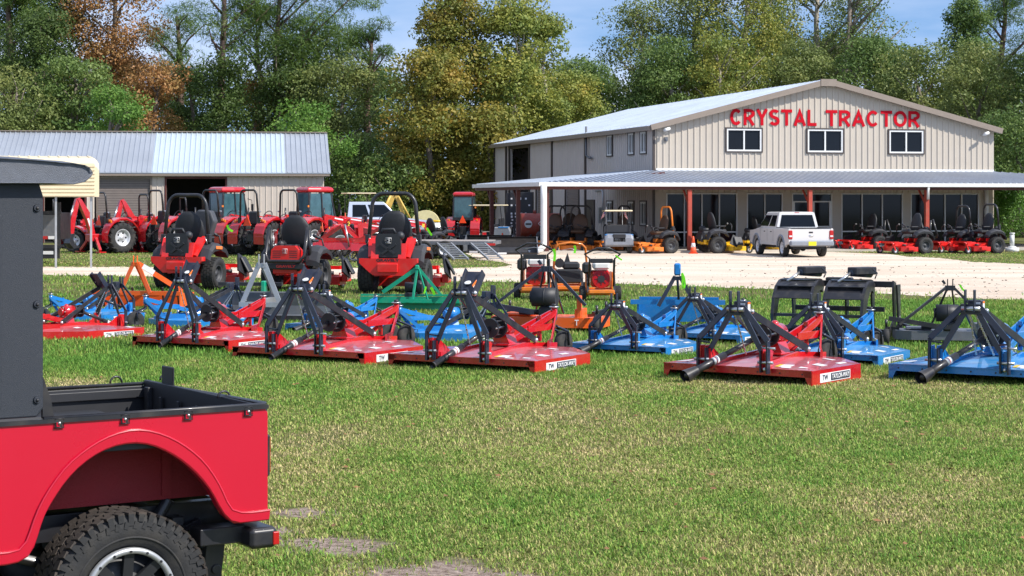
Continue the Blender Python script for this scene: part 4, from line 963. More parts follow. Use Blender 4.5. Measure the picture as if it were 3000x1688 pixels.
# rear wheel, all-terrain tread
t = MB().mt(RUB); Rt, wt = .404, .26; h = wt / 2; rr = .232
t.lathe([(-h * .7, rr), (-h * .97, rr + .035), (-h * 1.02, Rt * .80), (-h * .97, Rt * .90), (-h * .84, Rt * .962), (-h * .4, Rt * .968), (h * .4, Rt * .968), (h * .84, Rt * .962), (h * .97, Rt * .90), (h * 1.02, Rt * .8), (h * .97, rr + .035), (h * .7, rr)], n=72)
t.mt(RUBT); nb = 46; rg = random.Random(5)
for i in range(nb):
    for q, off, wq, ang in ((-.80, .5, .36, .22), (-.40, 0, .30, -.35), (0, .45, .30, .35), (.40, .1, .30, -.35), (.80, .6, .36, -.22)):
        a = 2 * math.pi * (i + off) / nb; L_ = .040 * (.9 + .25 * ((i * 7 + int(q * 5)) % 3 - 1) * .5)
        M = Matrix.Translation((q * h, math.cos(a) * Rt * .980, math.sin(a) * Rt * .980)) @ Matrix.Rotation(a - math.pi / 2, 4, 'X') @ Matrix.Rotation(ang, 4, 'Z')
        i0 = len(t.v); t.box((0, 0, 0), (h * wq * 1.12, L_ * 1.1, .012)); t.xf(M, i0)
t.mt(RUB)
for i in range(nb):
    for sd in (-1, 1):
        a = 2 * math.pi * (i + .5) / nb; rl = .055 if i % 2 else .036
        M = Matrix.Translation((sd * h * .985, math.cos(a) * (Rt * .975 - rl / 2), math.sin(a) * (Rt * .975 - rl / 2))) @ Matrix.Rotation(a - math.pi / 2, 4, 'X')
        i0 = len(t.v); t.box((0, 0, 0), (.012, .026, rl)); t.xf(M, i0)
        a = 2 * math.pi * i / nb
        M = Matrix.Translation((sd * h * 1.015, math.cos(a) * Rt * .845, math.sin(a) * Rt * .845)) @ Matrix.Rotation(a - math.pi / 2 + .3, 4, 'X')
        i0 = len(t.v); t.box((0, 0, 0), (.006, .02, .034)); t.xf(M, i0)
t.lathe([(-h * 1.0, rr + .045), (-h * 1.045, rr + .050), (-h * 1.0, rr + .055)], n=64)
def jwheel(loc):
    o = t.build('wheel', None, J); o.location = loc; o.rotation_euler = (0, 0, R(90)); return o
W1 = jwheel((0, .155, Rt))
# local x of the wheel after the 90 degree turn points to +y of the truck; the outer face is -x
rm = MB().mt(DPL); rm.lathe([(h * .8, rr), (h * .5, rr * .93), (-h * .2, rr * .9), (-h * .35, rr * .55), (-h * .45, rr * .35), (-h * .6, rr * .3), (-h * .62, .001)], n=48)
for i in range(8): a = math.pi * i / 4; rm.bar((-h * .5, math.cos(a) * .06, math.sin(a) * .06), (-h * .75, math.cos(a) * rr * .88, math.sin(a) * rr * .88), .05, .03, up=(1, 0, 0))
rm.mt(LGRY); rm.lathe([(-h * .80, rr * .865), (-h * .99, rr * .88), (-h * .99, rr * .985), (-h * .8, rr * 1.0)], n=64); rm.mt(BLK)
for i in range(16): a = 2 * math.pi * i / 16; rm.cyl((-h * .985, math.cos(a) * rr * .93, math.sin(a) * rr * .93), (-h * 1.03, math.cos(a) * rr * .93, math.sin(a) * rr * .93), .0065, n=8)
rm.build('rim', None, W1)
W2 = copy_tree(W1, J); W2.location = (0, JW - .155, Rt); W2.rotation_euler = (0, 0, R(-90))
# ================================================================ rotary cutters
def zt_deck(x, y, W, Lr, S, c, e=.22, hgt=.085):
    # polygon gauge: 1 at the edge, 0 at the middle
    cy = Lr * .5; X, Y = x, y - cy
    E = [((0, -1), cy), ((1, 0), W / 2), ((-1, 0), W / 2), ((0, 1), Lr - cy)]
    nx, ny = (Lr - S), (W / 2 - c); q = math.hypot(nx, ny); nx, ny = nx / q, ny / q; off = nx * W / 2 + ny * (S - cy)
    E += [((nx, ny), off), ((-nx, ny), off)]
    g_ = max((n_[0] * X + n_[1] * Y) / o_ for n_, o_ in E); g_ = min(1, max(0, g_)); return e + hgt * (1 - g_ ** 1.25)
def make_cutter(colm, big, brand=True, name='rotary_cutter', boxblade=False):
    W = 2.3 if big else 2.0; Lr = W * .98; S = Lr * .66; c = W * .20
    T = thing(name, 'x', 'rotary cutter')
    poly = [(-W / 2, 0), (W / 2, 0), (W / 2, S), (c, Lr), (-c, Lr), (-W / 2, S)]
    Z = lambda x, y: zt_deck(x, y, W, Lr, S, c)
    # deck top as concentric rings
    m = MB().mt(colm); rings = 6; segs = []
    dense = []
    for a, b in zip(poly, poly[1:] + poly[:1]):
        for i in range(6): dense.append((a[0] + (b[0] - a[0]) * i / 6, a[1] + (b[1] - a[1]) * i / 6))
    n = len(dense); vs = []
    for r_ in range(rings):
        k = 1 - r_ / rings
        for x, y in dense: X = x * k; Y = Lr * .5 + (y - Lr * .5) * k; vs.append((X, Y, Z(X, Y)))
    vs.append((0, Lr * .5, Z(0, Lr * .5)))
    fs = [(r_ * n + i, r_ * n + (i + 1) % n, (r_ + 1) * n + (i + 1) % n, (r_ + 1) * n + i) for r_ in range(rings - 1) for i in range(n)] + [((rings - 1) * n + i, (rings - 1) * n + (i + 1) % n, rings * n) for i in range(n)]
    m.mt(DECKR if colm is RED else DECKB).add(vs, fs, True); m.mt(colm)  # top face alone gets the paler paint with dust and sky sheen coloured in
    m.add([(x, y, .205) for x, y in poly], [list(range(6))])
    # skirts
    for (a, b, zl) in ((poly[1], poly[2], .03), (poly[2], poly[3], .05), (poly[3], poly[4], .10), (poly[4], poly[5], .05), (poly[5], poly[0], .03)):
        va, vb = Vector((*a, 0)), Vector((*b, 0)); d = (vb - va).normalized(); nn = Vector((d.y, -d.x, 0)) * .006
        m.add([va + nn + Vector((0, 0, zl)), vb + nn + Vector((0, 0, zl)), vb + nn + Vector((0, 0, .222)), va + nn + Vector((0, 0, .222)), va - nn + Vector((0, 0, zl)), vb - nn + Vector((0, 0, zl)), vb - nn + Vector((0, 0, .222)), va - nn + Vector((0, 0, .222))], [(0, 1, 2, 3), (4, 7, 6, 5), (0, 4, 5, 1), (3, 2, 6, 7), (1, 5, 6, 2), (0, 3, 7, 4)])
        m.bar(va + Vector((0, 0, zl + .01)), vb + Vector((0, 0, zl + .01)), .03, .02)
    m.box((0, .0, .182), (W, .014, .075)); m.bar((-W / 2, .0, .222), (W / 2, 0, .222), .03, .012)
    for sx in (-1, 1): m.prism([(sx * W / 2 - sx * .001, .03), (sx * W / 2, .22), (sx * (W / 2 - .12), .22), (sx * (W / 2 - .035), .03)], -.007, .007, 'y')
    m.mt(DPL)
    for i in range(7): m.cyl((-W / 2 + .12 + i * (W - .24) / 6, -.006, .18), (-W / 2 + .12 + i * (W - .24) / 6, -.012, .18), .011, n=6)
    # long raised channels from hitch to tail
    m.mt(colm)
    for sx in (-1, 1):
        p = [(.34 * sx, .02), (.27 * sx, Lr * .55), (.22 * sx, Lr * .97)]
        for a, b in zip(p, p[1:]): m.bar((a[0], a[1], Z(*a) + .028), (b[0], b[1], Z(*b) + .03), .045, .06)
        m.prism([(0, .2), (.26, .30), (.05, .43), (-.02, .43), (-.03, .2)], .345 * sx - .012, .345 * sx + .012, 'x'); m.prism([(-.03, .2), (-.03, .43), (.05, .43)], .345 * sx, (.345 + .13) * sx, 'x')
        for dx in (-.03, .03): m.box(((.42 + dx * 1.2) * sx, -.01, .34), (.014, .12, .26), ch=.01)
        m.bar((.20 * sx, Lr * .93, .30), (.42 * sx, Lr * .72, .30), .03, .10)
    m.build('deck', None, T)
    # gearbox
    gy = Lr * .50; m = MB().mt(colm); zb = Z(0, gy)
    m.box((0, gy, zb + .02), (.36, .34, .03), ch=.01); m.prism([(-.15, zb + .03), (.15, zb + .03), (.09, zb + .16), (-.09, zb + .16)], gy - .10, gy + .12, 'y')
    m.cyl((0, gy - .15, zb + .26), (0, gy + .12, zb + .26), .135, .125, n=20); m.cyl((0, gy + .12, zb + .26), (0, gy + .17, zb + .26), .09, .07, n=16); m.sphere((0, gy, zb + .37), .055, 10, 6); m.mt(STEEL)
    for i in range(6): a = i * math.pi / 3; m.cyl((.105 * math.cos(a), gy + .115, zb + .26 + .105 * math.sin(a)), (.105 * math.cos(a), gy + .135, zb + .26 + .105 * math.sin(a)), .012, n=6)
    m.build('gearbox', None, T)
    m = MB().mt(DPL); gz = zb + .26
    m.cyl((0, gy - .15, gz), (0, gy - .19, gz), .15, .15, n=22); m.cyl((0, gy - .34, gz), (0, gy - .38, gz), .135, n=22); m.cyl((0, gy - .19, gz), (0, gy - .34, gz), .07)
    for i in range(7): a = 2 * math.pi * i / 7; m.cyl((.115 * math.cos(a), gy - .19, gz + .115 * math.sin(a)), (.115 * math.cos(a), gy - .36, gz + .115 * math.sin(a)), .014, n=6)
    m.mt(STEEL); m.cyl((.115, gy - .40, gz), (.115, gy - .16, gz + .02), .012, n=6); m.build('slip_clutch', None, T)
    # drive shaft resting on the front lip
    e = Vector((-.26, -.22, .13)) if big else Vector((-.42, -.42, .13)); s0 = Vector((0, gy - .36, gz)); d = (e - s0)
    m = MB().mt(BLK); m.cyl(s0, s0 + d * .55, .034); m.cyl(s0 + d * .5, e, .044, n=16); 
    if not big: m.cyl(s0 + d * .88, e + d * .04, .055, .085, n=18, cap=False); m.sphere(e, .045)
    else: m.cyl(e, e + d * .03, .044, .06, n=18, cap=False)
    m.mt(DECW); m.cyl(s0 + d * .60, s0 + d * .67, .0455, n=16); m.mt(LENS); m.cyl(s0 + d * .63, s0 + d * .64, .0465, n=16); m.build('drive_shaft', None, T)
    # hitch frame
    az = 1.10 if big else .93; m = MB().mt(NAVY)
    for sx in (-1, 1):
        m.bar((.47 * sx, -.08, .17), (.47 * sx, -.08, .56), .02, .075, up=(0, 1, 0)); m.bar((.37 * sx, -.06, .18), (.37 * sx, -.06, .44), .018, .07, up=(0, 1, 0))
        m.bar((.47 * sx, -.08, .55), (.10 * sx, .0, az), .02, .068, up=(1, 0, .3)); m.bar((.36 * sx, -.01, .40), (.06 * sx, .02, az - .03), .02, .062, up=(1, 0, .3))
        m.box((.055 * sx, -.04, az + .07), (.018, .06, .26), ch=.006)
        m.bar((.47 * sx, -.08, .52), (.34 * sx, -.03, .50), .02, .02)
    m.box((0, .01, az - .03), (.24, .05, .12)); m.mt(STEEL)
    m.cyl((-.10, -.03, az - .02), (.12, -.03, az - .02), .028, n=8); m.cyl((-.53, -.07, .30), (-.33, -.07, .30), .018, n=8); m.cyl((.53, -.07, .30), (.33, -.07, .30), .018, n=8); m.cyl((.56, -.07, .47), (.40, -.07, .47), .014, n=8)
    for sx in (-1, 1): m.sphere((.42 * sx, -.07, .22), .025, 8, 6)
    m.build('hitch_frame', None, T)
    m = MB().mt(NAVY)
    if big:
        for dx, dz in ((0, 0),): m.bar((.02, .14, az - .06), (.0, .38, az + .24), .26, .025); m.bar((-.11, .14, az - .04), (-.13, .38, az + .26), .02, .11); m.bar((.14, .14, az - .04), (.13, .38, az + .24), .02, .11)
        m.mt(DECW); m.cyl((-.02, .23, az + .095), (-.02, .222, az + .112), .045, n=14); m.box((.122, .20, az + .07), (.004, .12, .10), rx=.6); m.mt(DECO); m.box((.123, .17, az + .10), (.004, .12, .03), rx=.6)
        m.mt(STEEL).sphere((.14, .14, az - .03), .04, 8, 6)
    else:
        m.box((.02, .12, az - .01), (.17, .13, .17), ch=.01); m.mt(DECW).box((.108, .12, az), (.004, .06, .12)); m.mt(DECO).box((.109, .12, az + .05), (.004, .062, .025))
        m.mt(DECW).box((.06, .053, az), (.06, .004, .11)); m.mt(STEEL).sphere((.13, .16, az - .05), .03, 8, 6)
    m.build('top_link_box', None, T)
    for sx in (-1, 1):
        m = MB().mt(BLK); a = Vector((.11 * sx, .14, az - .06)); b = Vector((.30 * sx, Lr * .66, Z(.3, Lr * .66) + .09)); m.bar(a, b, .022, .085)
        m.mt(STEEL).sphere(tuple(b), .035, 8, 6); m.build('brace', None, T)
    # tail boom
    m = MB().mt(colm); pz = .72; py_ = Lr * 1.12
    for sx in (-1, 1):
        m.bar((.10 * sx, gy + .12, .38), (.03 * sx, py_, pz - .03), .022, .085); m.bar((.20 * sx, Lr * .93, .30), (.03 * sx, py_ + .01, pz - .06), .022, .07)
        m.bar((.09 * sx, Lr * .72, .50), (.07 * sx, Lr * 1.06, .50), .02, .09)
    m.cyl((0, py_, pz - .14), (0, py_, pz + .03), .045, n=12); m.bar((0, Lr * .93, .30), (0, Lr * .93, .66), .06, .03, up=(0, 1, 0)); m.mt(STEEL)
    m.cyl((0, py_, pz + .04), (0, py_, pz + .055), .07, n=14); m.mt(DPL).cyl((0, py_, pz + .055), (0, py_, pz + .09), .035, n=10)
    for i in range(4): m.cyl((0, Lr * .93 - .02, .36 + i * .08), (0, Lr * .93 - .034, .36 + i * .08), .015, n=8)
    m.build('tail_boom', None, T)
    wy = Lr * 1.24; m = MB().mt(NAVY)
    for sx in (-1, 1): m.tube([(.09 * sx, wy, .2), (.09 * sx, wy - .02, .40), (.07 * sx, py_ + .02, .47), (.02 * sx, py_, .50)], .02, n=6)
    m.cyl((0, py_, .47), (0, py_, pz - .12), .025); m.build('tail_wheel_fork', None, T)
    t = MB().mt(RUB); t.lathe([(-.05, .08), (-.062, .17), (-.04, .205), (.04, .205), (.062, .17), (.05, .08)], n=26); t.mt(DPL).lathe([(-.045, .085), (-.03, .0), ], n=20); t.lathe([(.045, .085), (.03, .0)], n=20)
    o = t.build('tail_wheel', None, T); o.location = (0, wy, .205)
    # chain looped from the mast
    for sx in (-.02, .05):
        m = MB().mt(STEEL)
        pts = [Vector((sx, .02, az - .1)).lerp(Vector((sx * 3, .35, .36)), i / 18) for i in range(19)]
        for i, p in enumerate(pts): m.box(p, (.008 if i % 2 else .022, .022 if i % 2 else .008, .03), rx=.3)
        m.build('chain', None, T)
    # decals
    def decal(x, y, a, b, mm):
        m = MB().mt(mm); P_ = [(x - a / 2, y - b / 2), (x + a / 2, y - b / 2), (x + a / 2, y + b / 2), (x - a / 2, y + b / 2)]
        q = [(u, v, Z(u, v) + .004) for u, v in P_]; q2 = [(u, v, z + .002) for u, v, z in q]
        m.add(q + q2, [(0, 3, 2, 1), (4, 5, 6, 7), (0, 1, 5, 4), (1, 2, 6, 5), (2, 3, 7, 6), (3, 0, 4, 7)]); m.build('warning_decal', None, T)
    for x, y, a, b, mm in ((.56, .22, .14, .15, DECW), (.46, .22, .05, .15, DECY), (-.85 * W / 2, .25, .16, .14, DECW), (.62, Lr * .62, .12, .12, DECW), (.80 * W / 2, .60, .13, .16, DECW), (.8 * W / 2, .18, .1, .06, DECW), (.86 * W / 2, 1.05, .06, .2, DECW), (.30 * W, .12, .12, .05, DECW), (-.62, Lr * .6, .12, .12, DECW)): decal(x, y, a, b, mm)
    if brand:
        for sx in (1, -1):
            xs = sx * (W / 2 + .0085); m = MB().mt(DECW); yc = S * .46; m.box((xs, yc, .125), (.004, .80, .105)); m.mt(DECB).box((xs + sx * .0025, yc + sx * .13, .125), (.003, .50, .085)); o = m.build('name_decal', None, T)
            text_part('lettering', 'TAYLOR-WAY', .055, DECW, o, face_M((xs + sx * .006, yc + sx * .13, .125), (0, sx, 0), (0, 0, 1)), bold=.02, wide=.46, ext=.001)
            text_part('lettering', 'TW', .06, DECB, o, face_M((xs + sx * .004, yc - sx * .27, .125), (0, sx, 0), (0, 0, 1)), bold=.02, ext=.001)
    if boxblade:
        m = MB().mt(colm); m.box((0, Lr + .35, .42), (2.0, .03, .62)); m.box((-1.0, Lr + .2, .40), (.03, .4, .6)); m.box((1.0, Lr + .2, .4), (.03, .4, .6)); m.bar((-1, Lr + .33, .74), (1, Lr + .33, .74), .05, .05); m.build('rear_blade', None, T)
    return T, W
def cut_place(T, W, fl, fr, rz, label, k=None, first=True):
    ym = (fl[1] + fr[1]) / 2; d = D_of(ym, .22 * (k or 1)); X = ((fl[0] + fr[0]) / 2 - CX) / F * d
    if k is None: k = (fr[0] - fl[0]) / (F / d) / math.cos(abs(rz)) / W
    if first: o = T; o.location = (X, d, 0); o.rotation_euler = (0, 0, rz); o.scale = (k,) * 3; o['label'] = label
    else: o = dup(T, (X, d, 0), rz, label, k)
    o.location.z = -.045
    o['group'] = 'rotary cutters lined up on the grass'; o['category'] = 'rotary cutter'; return o
red, Wb = make_cutter(RED, True); redS, Ws = make_cutter(RED, False); blu, _ = make_cutter(BLUE, False)
cut_place(red, Wb, (1130, 1027), (1565, 1050), R(-31), 'large red cutter at the middle of the front row with tall mast and name plate')
cut_place(red, Wb, (664, 1008), (1077, 1024), R(-30), 'large red cutter between the smaller red one and the big central one', first=False)
cut_place(red, Wb, (386, 983), (668, 1000), R(-30), 'smaller red cutter just right of the tilted dark masts at the left', k=.82, first=False).scale = (.82, .82, 1.02)
cut_place(redS, Ws, (1958, 1056), (2355, 1080), R(-36), 'lone red cutter standing nearest at the right of the lawn')
cut_place(blu, Ws, (1662, 988), (1943, 1005), R(-33), 'bright blue cutter right of the big central red one')
cut_place(blu, Ws, (1905, 955), (2158, 970), R(-33), 'blue cutter further back in front of the tall blue blade', first=False)
cut_place(blu, Ws, (2215, 1012), (2564, 1038), R(-33), 'blue cutter directly behind the lone red one', k=.92, first=False)
cut_place(blu, Ws, (2630, 1056), (3060, 1080), R(-33), 'blue cutter cut off by the right edge of the picture', k=1.08, first=False)
cut_place(blu, Ws, (800, 936), (1090, 955), R(-28), 'blue cutter half hidden behind the big red masts left of centre', k=.78, first=False)
def put(T, px, py, rz, k, first=False, label=None):
    p = gp(px, py)
    if first: T.location = p; T.rotation_euler = (0, 0, rz); T.scale = (k,) * 3; o = T
    else: o = dup(T, p, rz, label, k)
    if label: o['label'] = label
    o.location.z = -.045
    return o
g1 = put(red, 318, 975, R(142), .80, label='red cutter with red skirt towards us at the far left, partly behind the truck bed'); g1['group'] = 'rotary cutters lined up on the grass'
for px, py, k, lb in ((352, 930, .74, 'blue cutter tucked behind the leftmost red cutter'), (690, 948, .80, 'blue cutter showing its tail beam and white plate behind the third red one'), (1440, 985, .80, 'blue cutter with its boom sloping right behind the central red deck')):
    o = put(blu, px, py, R(140 if px < 400 else 122), k, label=lb); o['group'] = 'rotary cutters lined up on the grass'
# ================================================================ zero-turn mowers (heading +y)
def hoop(m, w, h, r, tr, y0=0, z0=0, lean=0.0, n=6, tp=1.0):
    pts = [Vector((-w / 2, y0, z0))]
    for sx in (-1, 1):
        for i in range(n + 1):
            a = math.pi / 2 * i / n
            if sx < 0: x = -w / 2 + r - r * math.cos(a); z = h - r + r * math.sin(a)
            else: x = w / 2 - r + r * math.sin(a); z = h - r + r * math.cos(a)
            pts.append(Vector((x, y0 + lean * z, z0 + z)))
    pts.append(Vector((w / 2, y0, z0)))
    for p in pts: p.x *= 1 - (1 - tp) * (p.z - z0) / h
    m.tube(pts, tr, n=8)
def caster(T, x, y, cm):
    m = MB().mt(cm); m.tube([(x, y + .10, .42), (x, y + .02, .40), (x, y, .36)], .025, n=6); m.cyl((x, y, .30), (x, y, .42), .03)
    for sx in (-1, 1): m.bar((x + sx * .065, y, .30), (x + sx * .065, y - .07, .13), .012, .05)
    m.box((x, y, .30), (.15, .06, .015)); m.build('caster_fork', None, T)
    t = MB().mt(RUB); t.lathe([(-.035, .06), (-.05, .10), (-.035, .13), (.035, .13), (.05, .10), (.035, .06)], n=20); t.mt(RIMW); t.lathe([(-.036, .062), (-.02, .0)], n=16); t.lathe([(.036, .062), (.02, .0)], n=16)
    o = t.build('caster_wheel', None, T); o.location = (x, y - .08, .13)
def logo(T, pos, s):
    m = MB().mt(DECW); x, y, z = pos
    m.tube([(x - s, y, z + s * .8), (x + s, y, z + s * .8), (x + s, y, z - s * .8), (x - s, y, z - s * .8)], s * .12, n=4, closed=True)
    m.tube([(x + s * .5, y, z + s * .4), (x - s * .5, y, z + s * .4), (x - s * .5, y, z - s * .4), (x + s * .5, y, z - s * .4), (x + s * .5, y, z), (x, y, z)], s * .10, n=4); m.build('emblem', None, T)
def make_ztr(cm, ropsm, style='big', seatm=None, cover=None, rops='up', brand=False, rim=None, label=''):
    seatm = seatm or SEAT; T = thing('zero_turn_mower', label, 'riding mower')
    wheel(T, (-.50, 0, .31), .31, .28, .16, 'turf', rimm=rim or DGRY); wheel(T, (.50, 0, .31), .31, .28, .16, 'turf', rimm=rim or DGRY)
    m = MB().mt(cm)
    # rear frame and bumper
    if style == 'big':
        m.prism([(-.34, .66), (-.30, .48), (-.18, .34), (.18, .34), (.30, .48), (.34, .66), (.47, .66), (.47, .60), (.52, .60), (.50, .52), (.30, .30), (-.30, .30), (-.50, .52), (-.52, .66)], -.50, -.44, 'y') if False else None
        m.prism([(-.53, .56), (-.40, .44), (-.28, .34), (.28, .34), (.40, .44), (.53, .56), (.53, .64), (-.53, .64)], -.56, -.48, 'y')
        m.box((0, -.585, .47), (.38, .05, .16), ch=.012)
        for sx in (-1, 1):
            m.prism([(-.50, .60), (-.30, .60), (-.14, .92), (-.02, 1.02), (-.02, .90), (-.10, .78), (-.16, .60), (.25, .60), (.25, .40), (-.50, .40)], sx * .30 - .03, sx * .30 + .03, 'x')
            m.bar((sx * .30, -.46, .66), (sx * .36, -.20, .98), .16, .06, up=(0, -1, 1)); m.bar((sx * .25, -.53, .62), (sx * .25, -.43, .90), .14, .04, up=(0, -1, .3))
            m.bar((sx * .50, -.50, .60), (sx * .50, -.40, .60), .05, .08)
    else:
        m.box((0, -.38, .42), (.66, .1, .16), ch=.02); m.bar((-.3, -.3, .5), (-.3, .3, .5), .06, .12); m.bar((.3, -.3, .5), (.3, .3, .5), .06, .12); m.box((0, -.32, .62), (.5, .08, .16), ch=.02)
    m.bar((-.28, -.3, .36), (-.28, 1.15, .34), .07, .10); m.bar((.28, -.3, .36), (.28, 1.15, .34), .07, .10); m.bar((-.52, 1.15, .42), (.52, 1.15, .42), .09, .07); m.box((0, .95, .40), (.56, .4, .05), ch=.01)
    m.bar((-.52, 1.15, .42), (-.50, 1.32, .42), .07, .07); m.bar((.52, 1.15, .42), (.50, 1.32, .42), .07, .07); m.build('frame', None, T)
    m = MB().mt(DPL); m.box((0, -.22, .60), (.50, .46, .42), ch=.06); m.cyl((0, -.25, .8), (0, -.25, .92), .17, .15, n=18); m.box((-.19, -.28, .90), (.14, .26, .18), ch=.05); m.tube([(.15, -.45, .66), (.22, -.50, .5), (.22, -.46, .42)], .04, n=8); m.build('engine', None, T)
    if style == 'big':
        m = MB().mt(DPL); m.prism([(-.24, .66), (.24, .66), (.22, .98), (.18, 1.08), (-.20, 1.08), (-.24, 1.0)], -.52, -.40, 'y'); m.bar((-.12, -.53, .72), (.14, -.53, .90), .03, .04); m.bar((.12, -.53, .72), (-.14, -.53, .90), .03, .04)
        m.tube([(-.14, -.46, 1.08), (-.12, -.46, 1.16), (.08, -.46, 1.16), (.12, -.46, 1.08)], .028, n=6); m.sphere((.20, -.44, 1.04), .08, 10, 8); m.build('rear_cover', None, T); logo(T, (.0, -.535, .96), .055)
    # seat
    m = MB().mt(seatm); sy = .28
    m.box((0, sy, .80), (.50, .46, .14), ch=.05)
    secs = []
    for z, w_, y, th in ((.82, .22, sy - .22, .08), (.95, .30, sy - .25, .10), (1.12, .32, sy - .28, .10), (1.28, .29, sy - .31, .09), (1.42, .20, sy - .33, .07), (1.49, .09, sy - .34, .04)):
        secs.append([(w_ * math.cos(a), y + th * math.sin(a) * .8, z) for a in [2 * math.pi * i / 14 for i in range(14)]])
    m.loft(secs); m.mt(DPL)
    for sx in (-1, 1): m.box((sx * .29, sy, .98), (.07, .30, .05), ch=.02); m.bar((sx * .28, sy - .2, .98), (sx * .24, sy - .24, .84), .03, .04)
    m.build('seat', None, T)
    if cover:
        m = MB().mt(cover); m.prism([(-.30, 1.0), (.20, 1.0), (.30, 1.3), (.22, 1.5), (-.05, 1.52), (-.30, 1.20)], .42, .62, 'y'); m.build('control_tower', None, T, bevel=.03)
    # fenders
    for sx in (-1, 1):
        m = MB().mt(mat('matt_fender_plastic', (.035, .036, .042), .6, var=.12, bump=.15, bscale=200))
        secs = []
        for y, z, hh in ((-.38, .52, .10), (-.30, .68, .12), (-.15, .76, .13), (.10, .78, .12), (.32, .72, .10), (.42, .62, .07)):
            hh *= .8; secs.append([(sx * .34, y, z), (sx * .60, y, z - .03), (sx * .62, y, z + hh * .5), (sx * .56, y, z + hh), (sx * .40, y, z + hh + .03), (sx * .34, y, z + hh)])
        m.loft(secs, smooth=False); 
        if style == 'big': m.mt(DECO).box((sx * .618, .0, .80), (.015, .26, .06), rx=-.05, ch=.005)
        m.build('fender', None, T)
        m = MB().mt(DPL); m.tube([(sx * .36, .62, .80), (sx * .30, .66, 1.0), (sx * .10, .68, 1.08)], .018, n=6); m.cyl((sx * .25, .665, 1.02), (sx * .10, .68, 1.08), .03); m.build('steering_lever', None, T)
    # rops
    m = MB().mt(ropsm)
    if rops == 'up':
        hoop(m, .96, 1.0, .22, .036, y0=-.14, z0=.80, lean=.04, tp=.80); m.mt(DPL)
        for sx in (-1, 1): m.box((sx * .47, -.14, .98), (.09, .10, .16), ch=.01); m.mt(STEEL).cyl((sx * .42, -.20, 1.0), (sx * .47, -.20, .88), .012, n=6); m.mt(DPL); m.bar((sx * .42, -.2, .45), (sx * .42, -.14, .85), .07, .07)
    elif rops == 'down':
        m.tube([(-.40, -.30, .5), (-.40, -.34, 1.22), (-.40, -.44, 1.25), (-.40, -.62, .72), (-.32, -.66, .60), (.32, -.66, .60), (.40, -.62, .72), (.40, -.44, 1.25), (.40, -.34, 1.22), (.40, -.30, .5)], .036, n=8)
    m.build('roll_bar', None, T)
    # deck
    m = MB().mt(cm); m.prism([(-.72, .42), (.55, .42), (.72, .52), (.74, .85), (.62, 1.08), (.20, 1.16), (-.2, 1.16), (-.62, 1.08), (-.76, .85)], .10, .26, 'z'); m.prism([(-.6, .5), (.5, .5), (.6, .85), (.3, 1.06), (-.3, 1.06), (-.6, .85)], .26, .29, 'z')
    for x in (-.42, 0, .42): m.mt(DPL).cyl((x, .82, .29), (x, .82, .36), .07, n=12)
    m.mt(cm).box((.80, .70, .24), (.12, .26, .16), ch=.01); m.box((-.80, .75, .20), (.08, .3, .12), ch=.01)
    m.build('mower_deck', None, T)
    m = MB().mt(DPL); m.bar((.88, .45, .30), (.80, .62, .62), .30, .03, up=(1, 0, .4)); m.box((.88, .66, .46), (.05, .34, .34), rz=.2, ry=-.5, ch=.02); m.build('discharge_chute', None, T)
    caster(T, -.50, 1.34, cm); caster(T, .50, 1.34, cm)
    if brand:
        text_part('lettering', 'GRAVELY', .05, BLK, T, face_M((0, -.563, .605), (1, 0, 0), (0, 0, 1)), bold=.03, wide=.42, ext=.001)
    return T
def gput(T, px, py, rz, k, label=None, grp=None, first=True, z=0.0):
    p = gp(px, py, z)
    if first: T.location = p; T.rotation_euler = (0, 0, R(rz)); T.scale = (k,) * 3; o = T
    else: o = dup(T, p, R(rz), label, k)
    if label: o['label'] = label
    if grp: o['group'] = grp
    return o
GM = 'red zero turn mowers behind the cutters'
mA = make_ztr(MRED, BLK, 'big', brand=True, cover=DGRY)
gput(mA, 556, 848, -17, 1.34, 'red zero turn mower with grey tower and raised roll bar, left of the three', GM)
mB = make_ztr(MRED, BLK, 'low', rops='down'); 
m = MB().mt(MRED); m.prism([(-.30, .62), (.30, .62), (.28, .82), (.20, .90), (-.20, .90), (-.28, .82)], -.62, -.40, 'y')
for i in range(4): m.mt(DPL).box((-.17, -.622, .68 + i * .04), (.16, .004, .012)); m.box((.17, -.622, .68 + i * .04), (.16, .004, .012))
m.mt(MRED).build('engine_hood', None, mB); logo(mB, (0, -.63, .80), .05)
text_part('lettering', 'GRAVELY', .05, MRED, mB, face_M((.02, -.628, .50), (1, 0, 0), (0, 0, 1)), bold=.03, wide=.40, ext=.002)
m = MB().mt(DPL); m.box((0, -.60, .50), (.80, .05, .12), ch=.02); m.build('rear_bumper', None, mB)
gput(mB, 868, 852, -14, 1.28, 'red zero turn mower with folded roll bar and red hood, middle of the three', GM)
mC = make_ztr(MRED, BLK, 'big', brand=True)
gput(mC, 1158, 858, -10, 1.36, 'red zero turn mower with tall black arch, right of the three', GM)
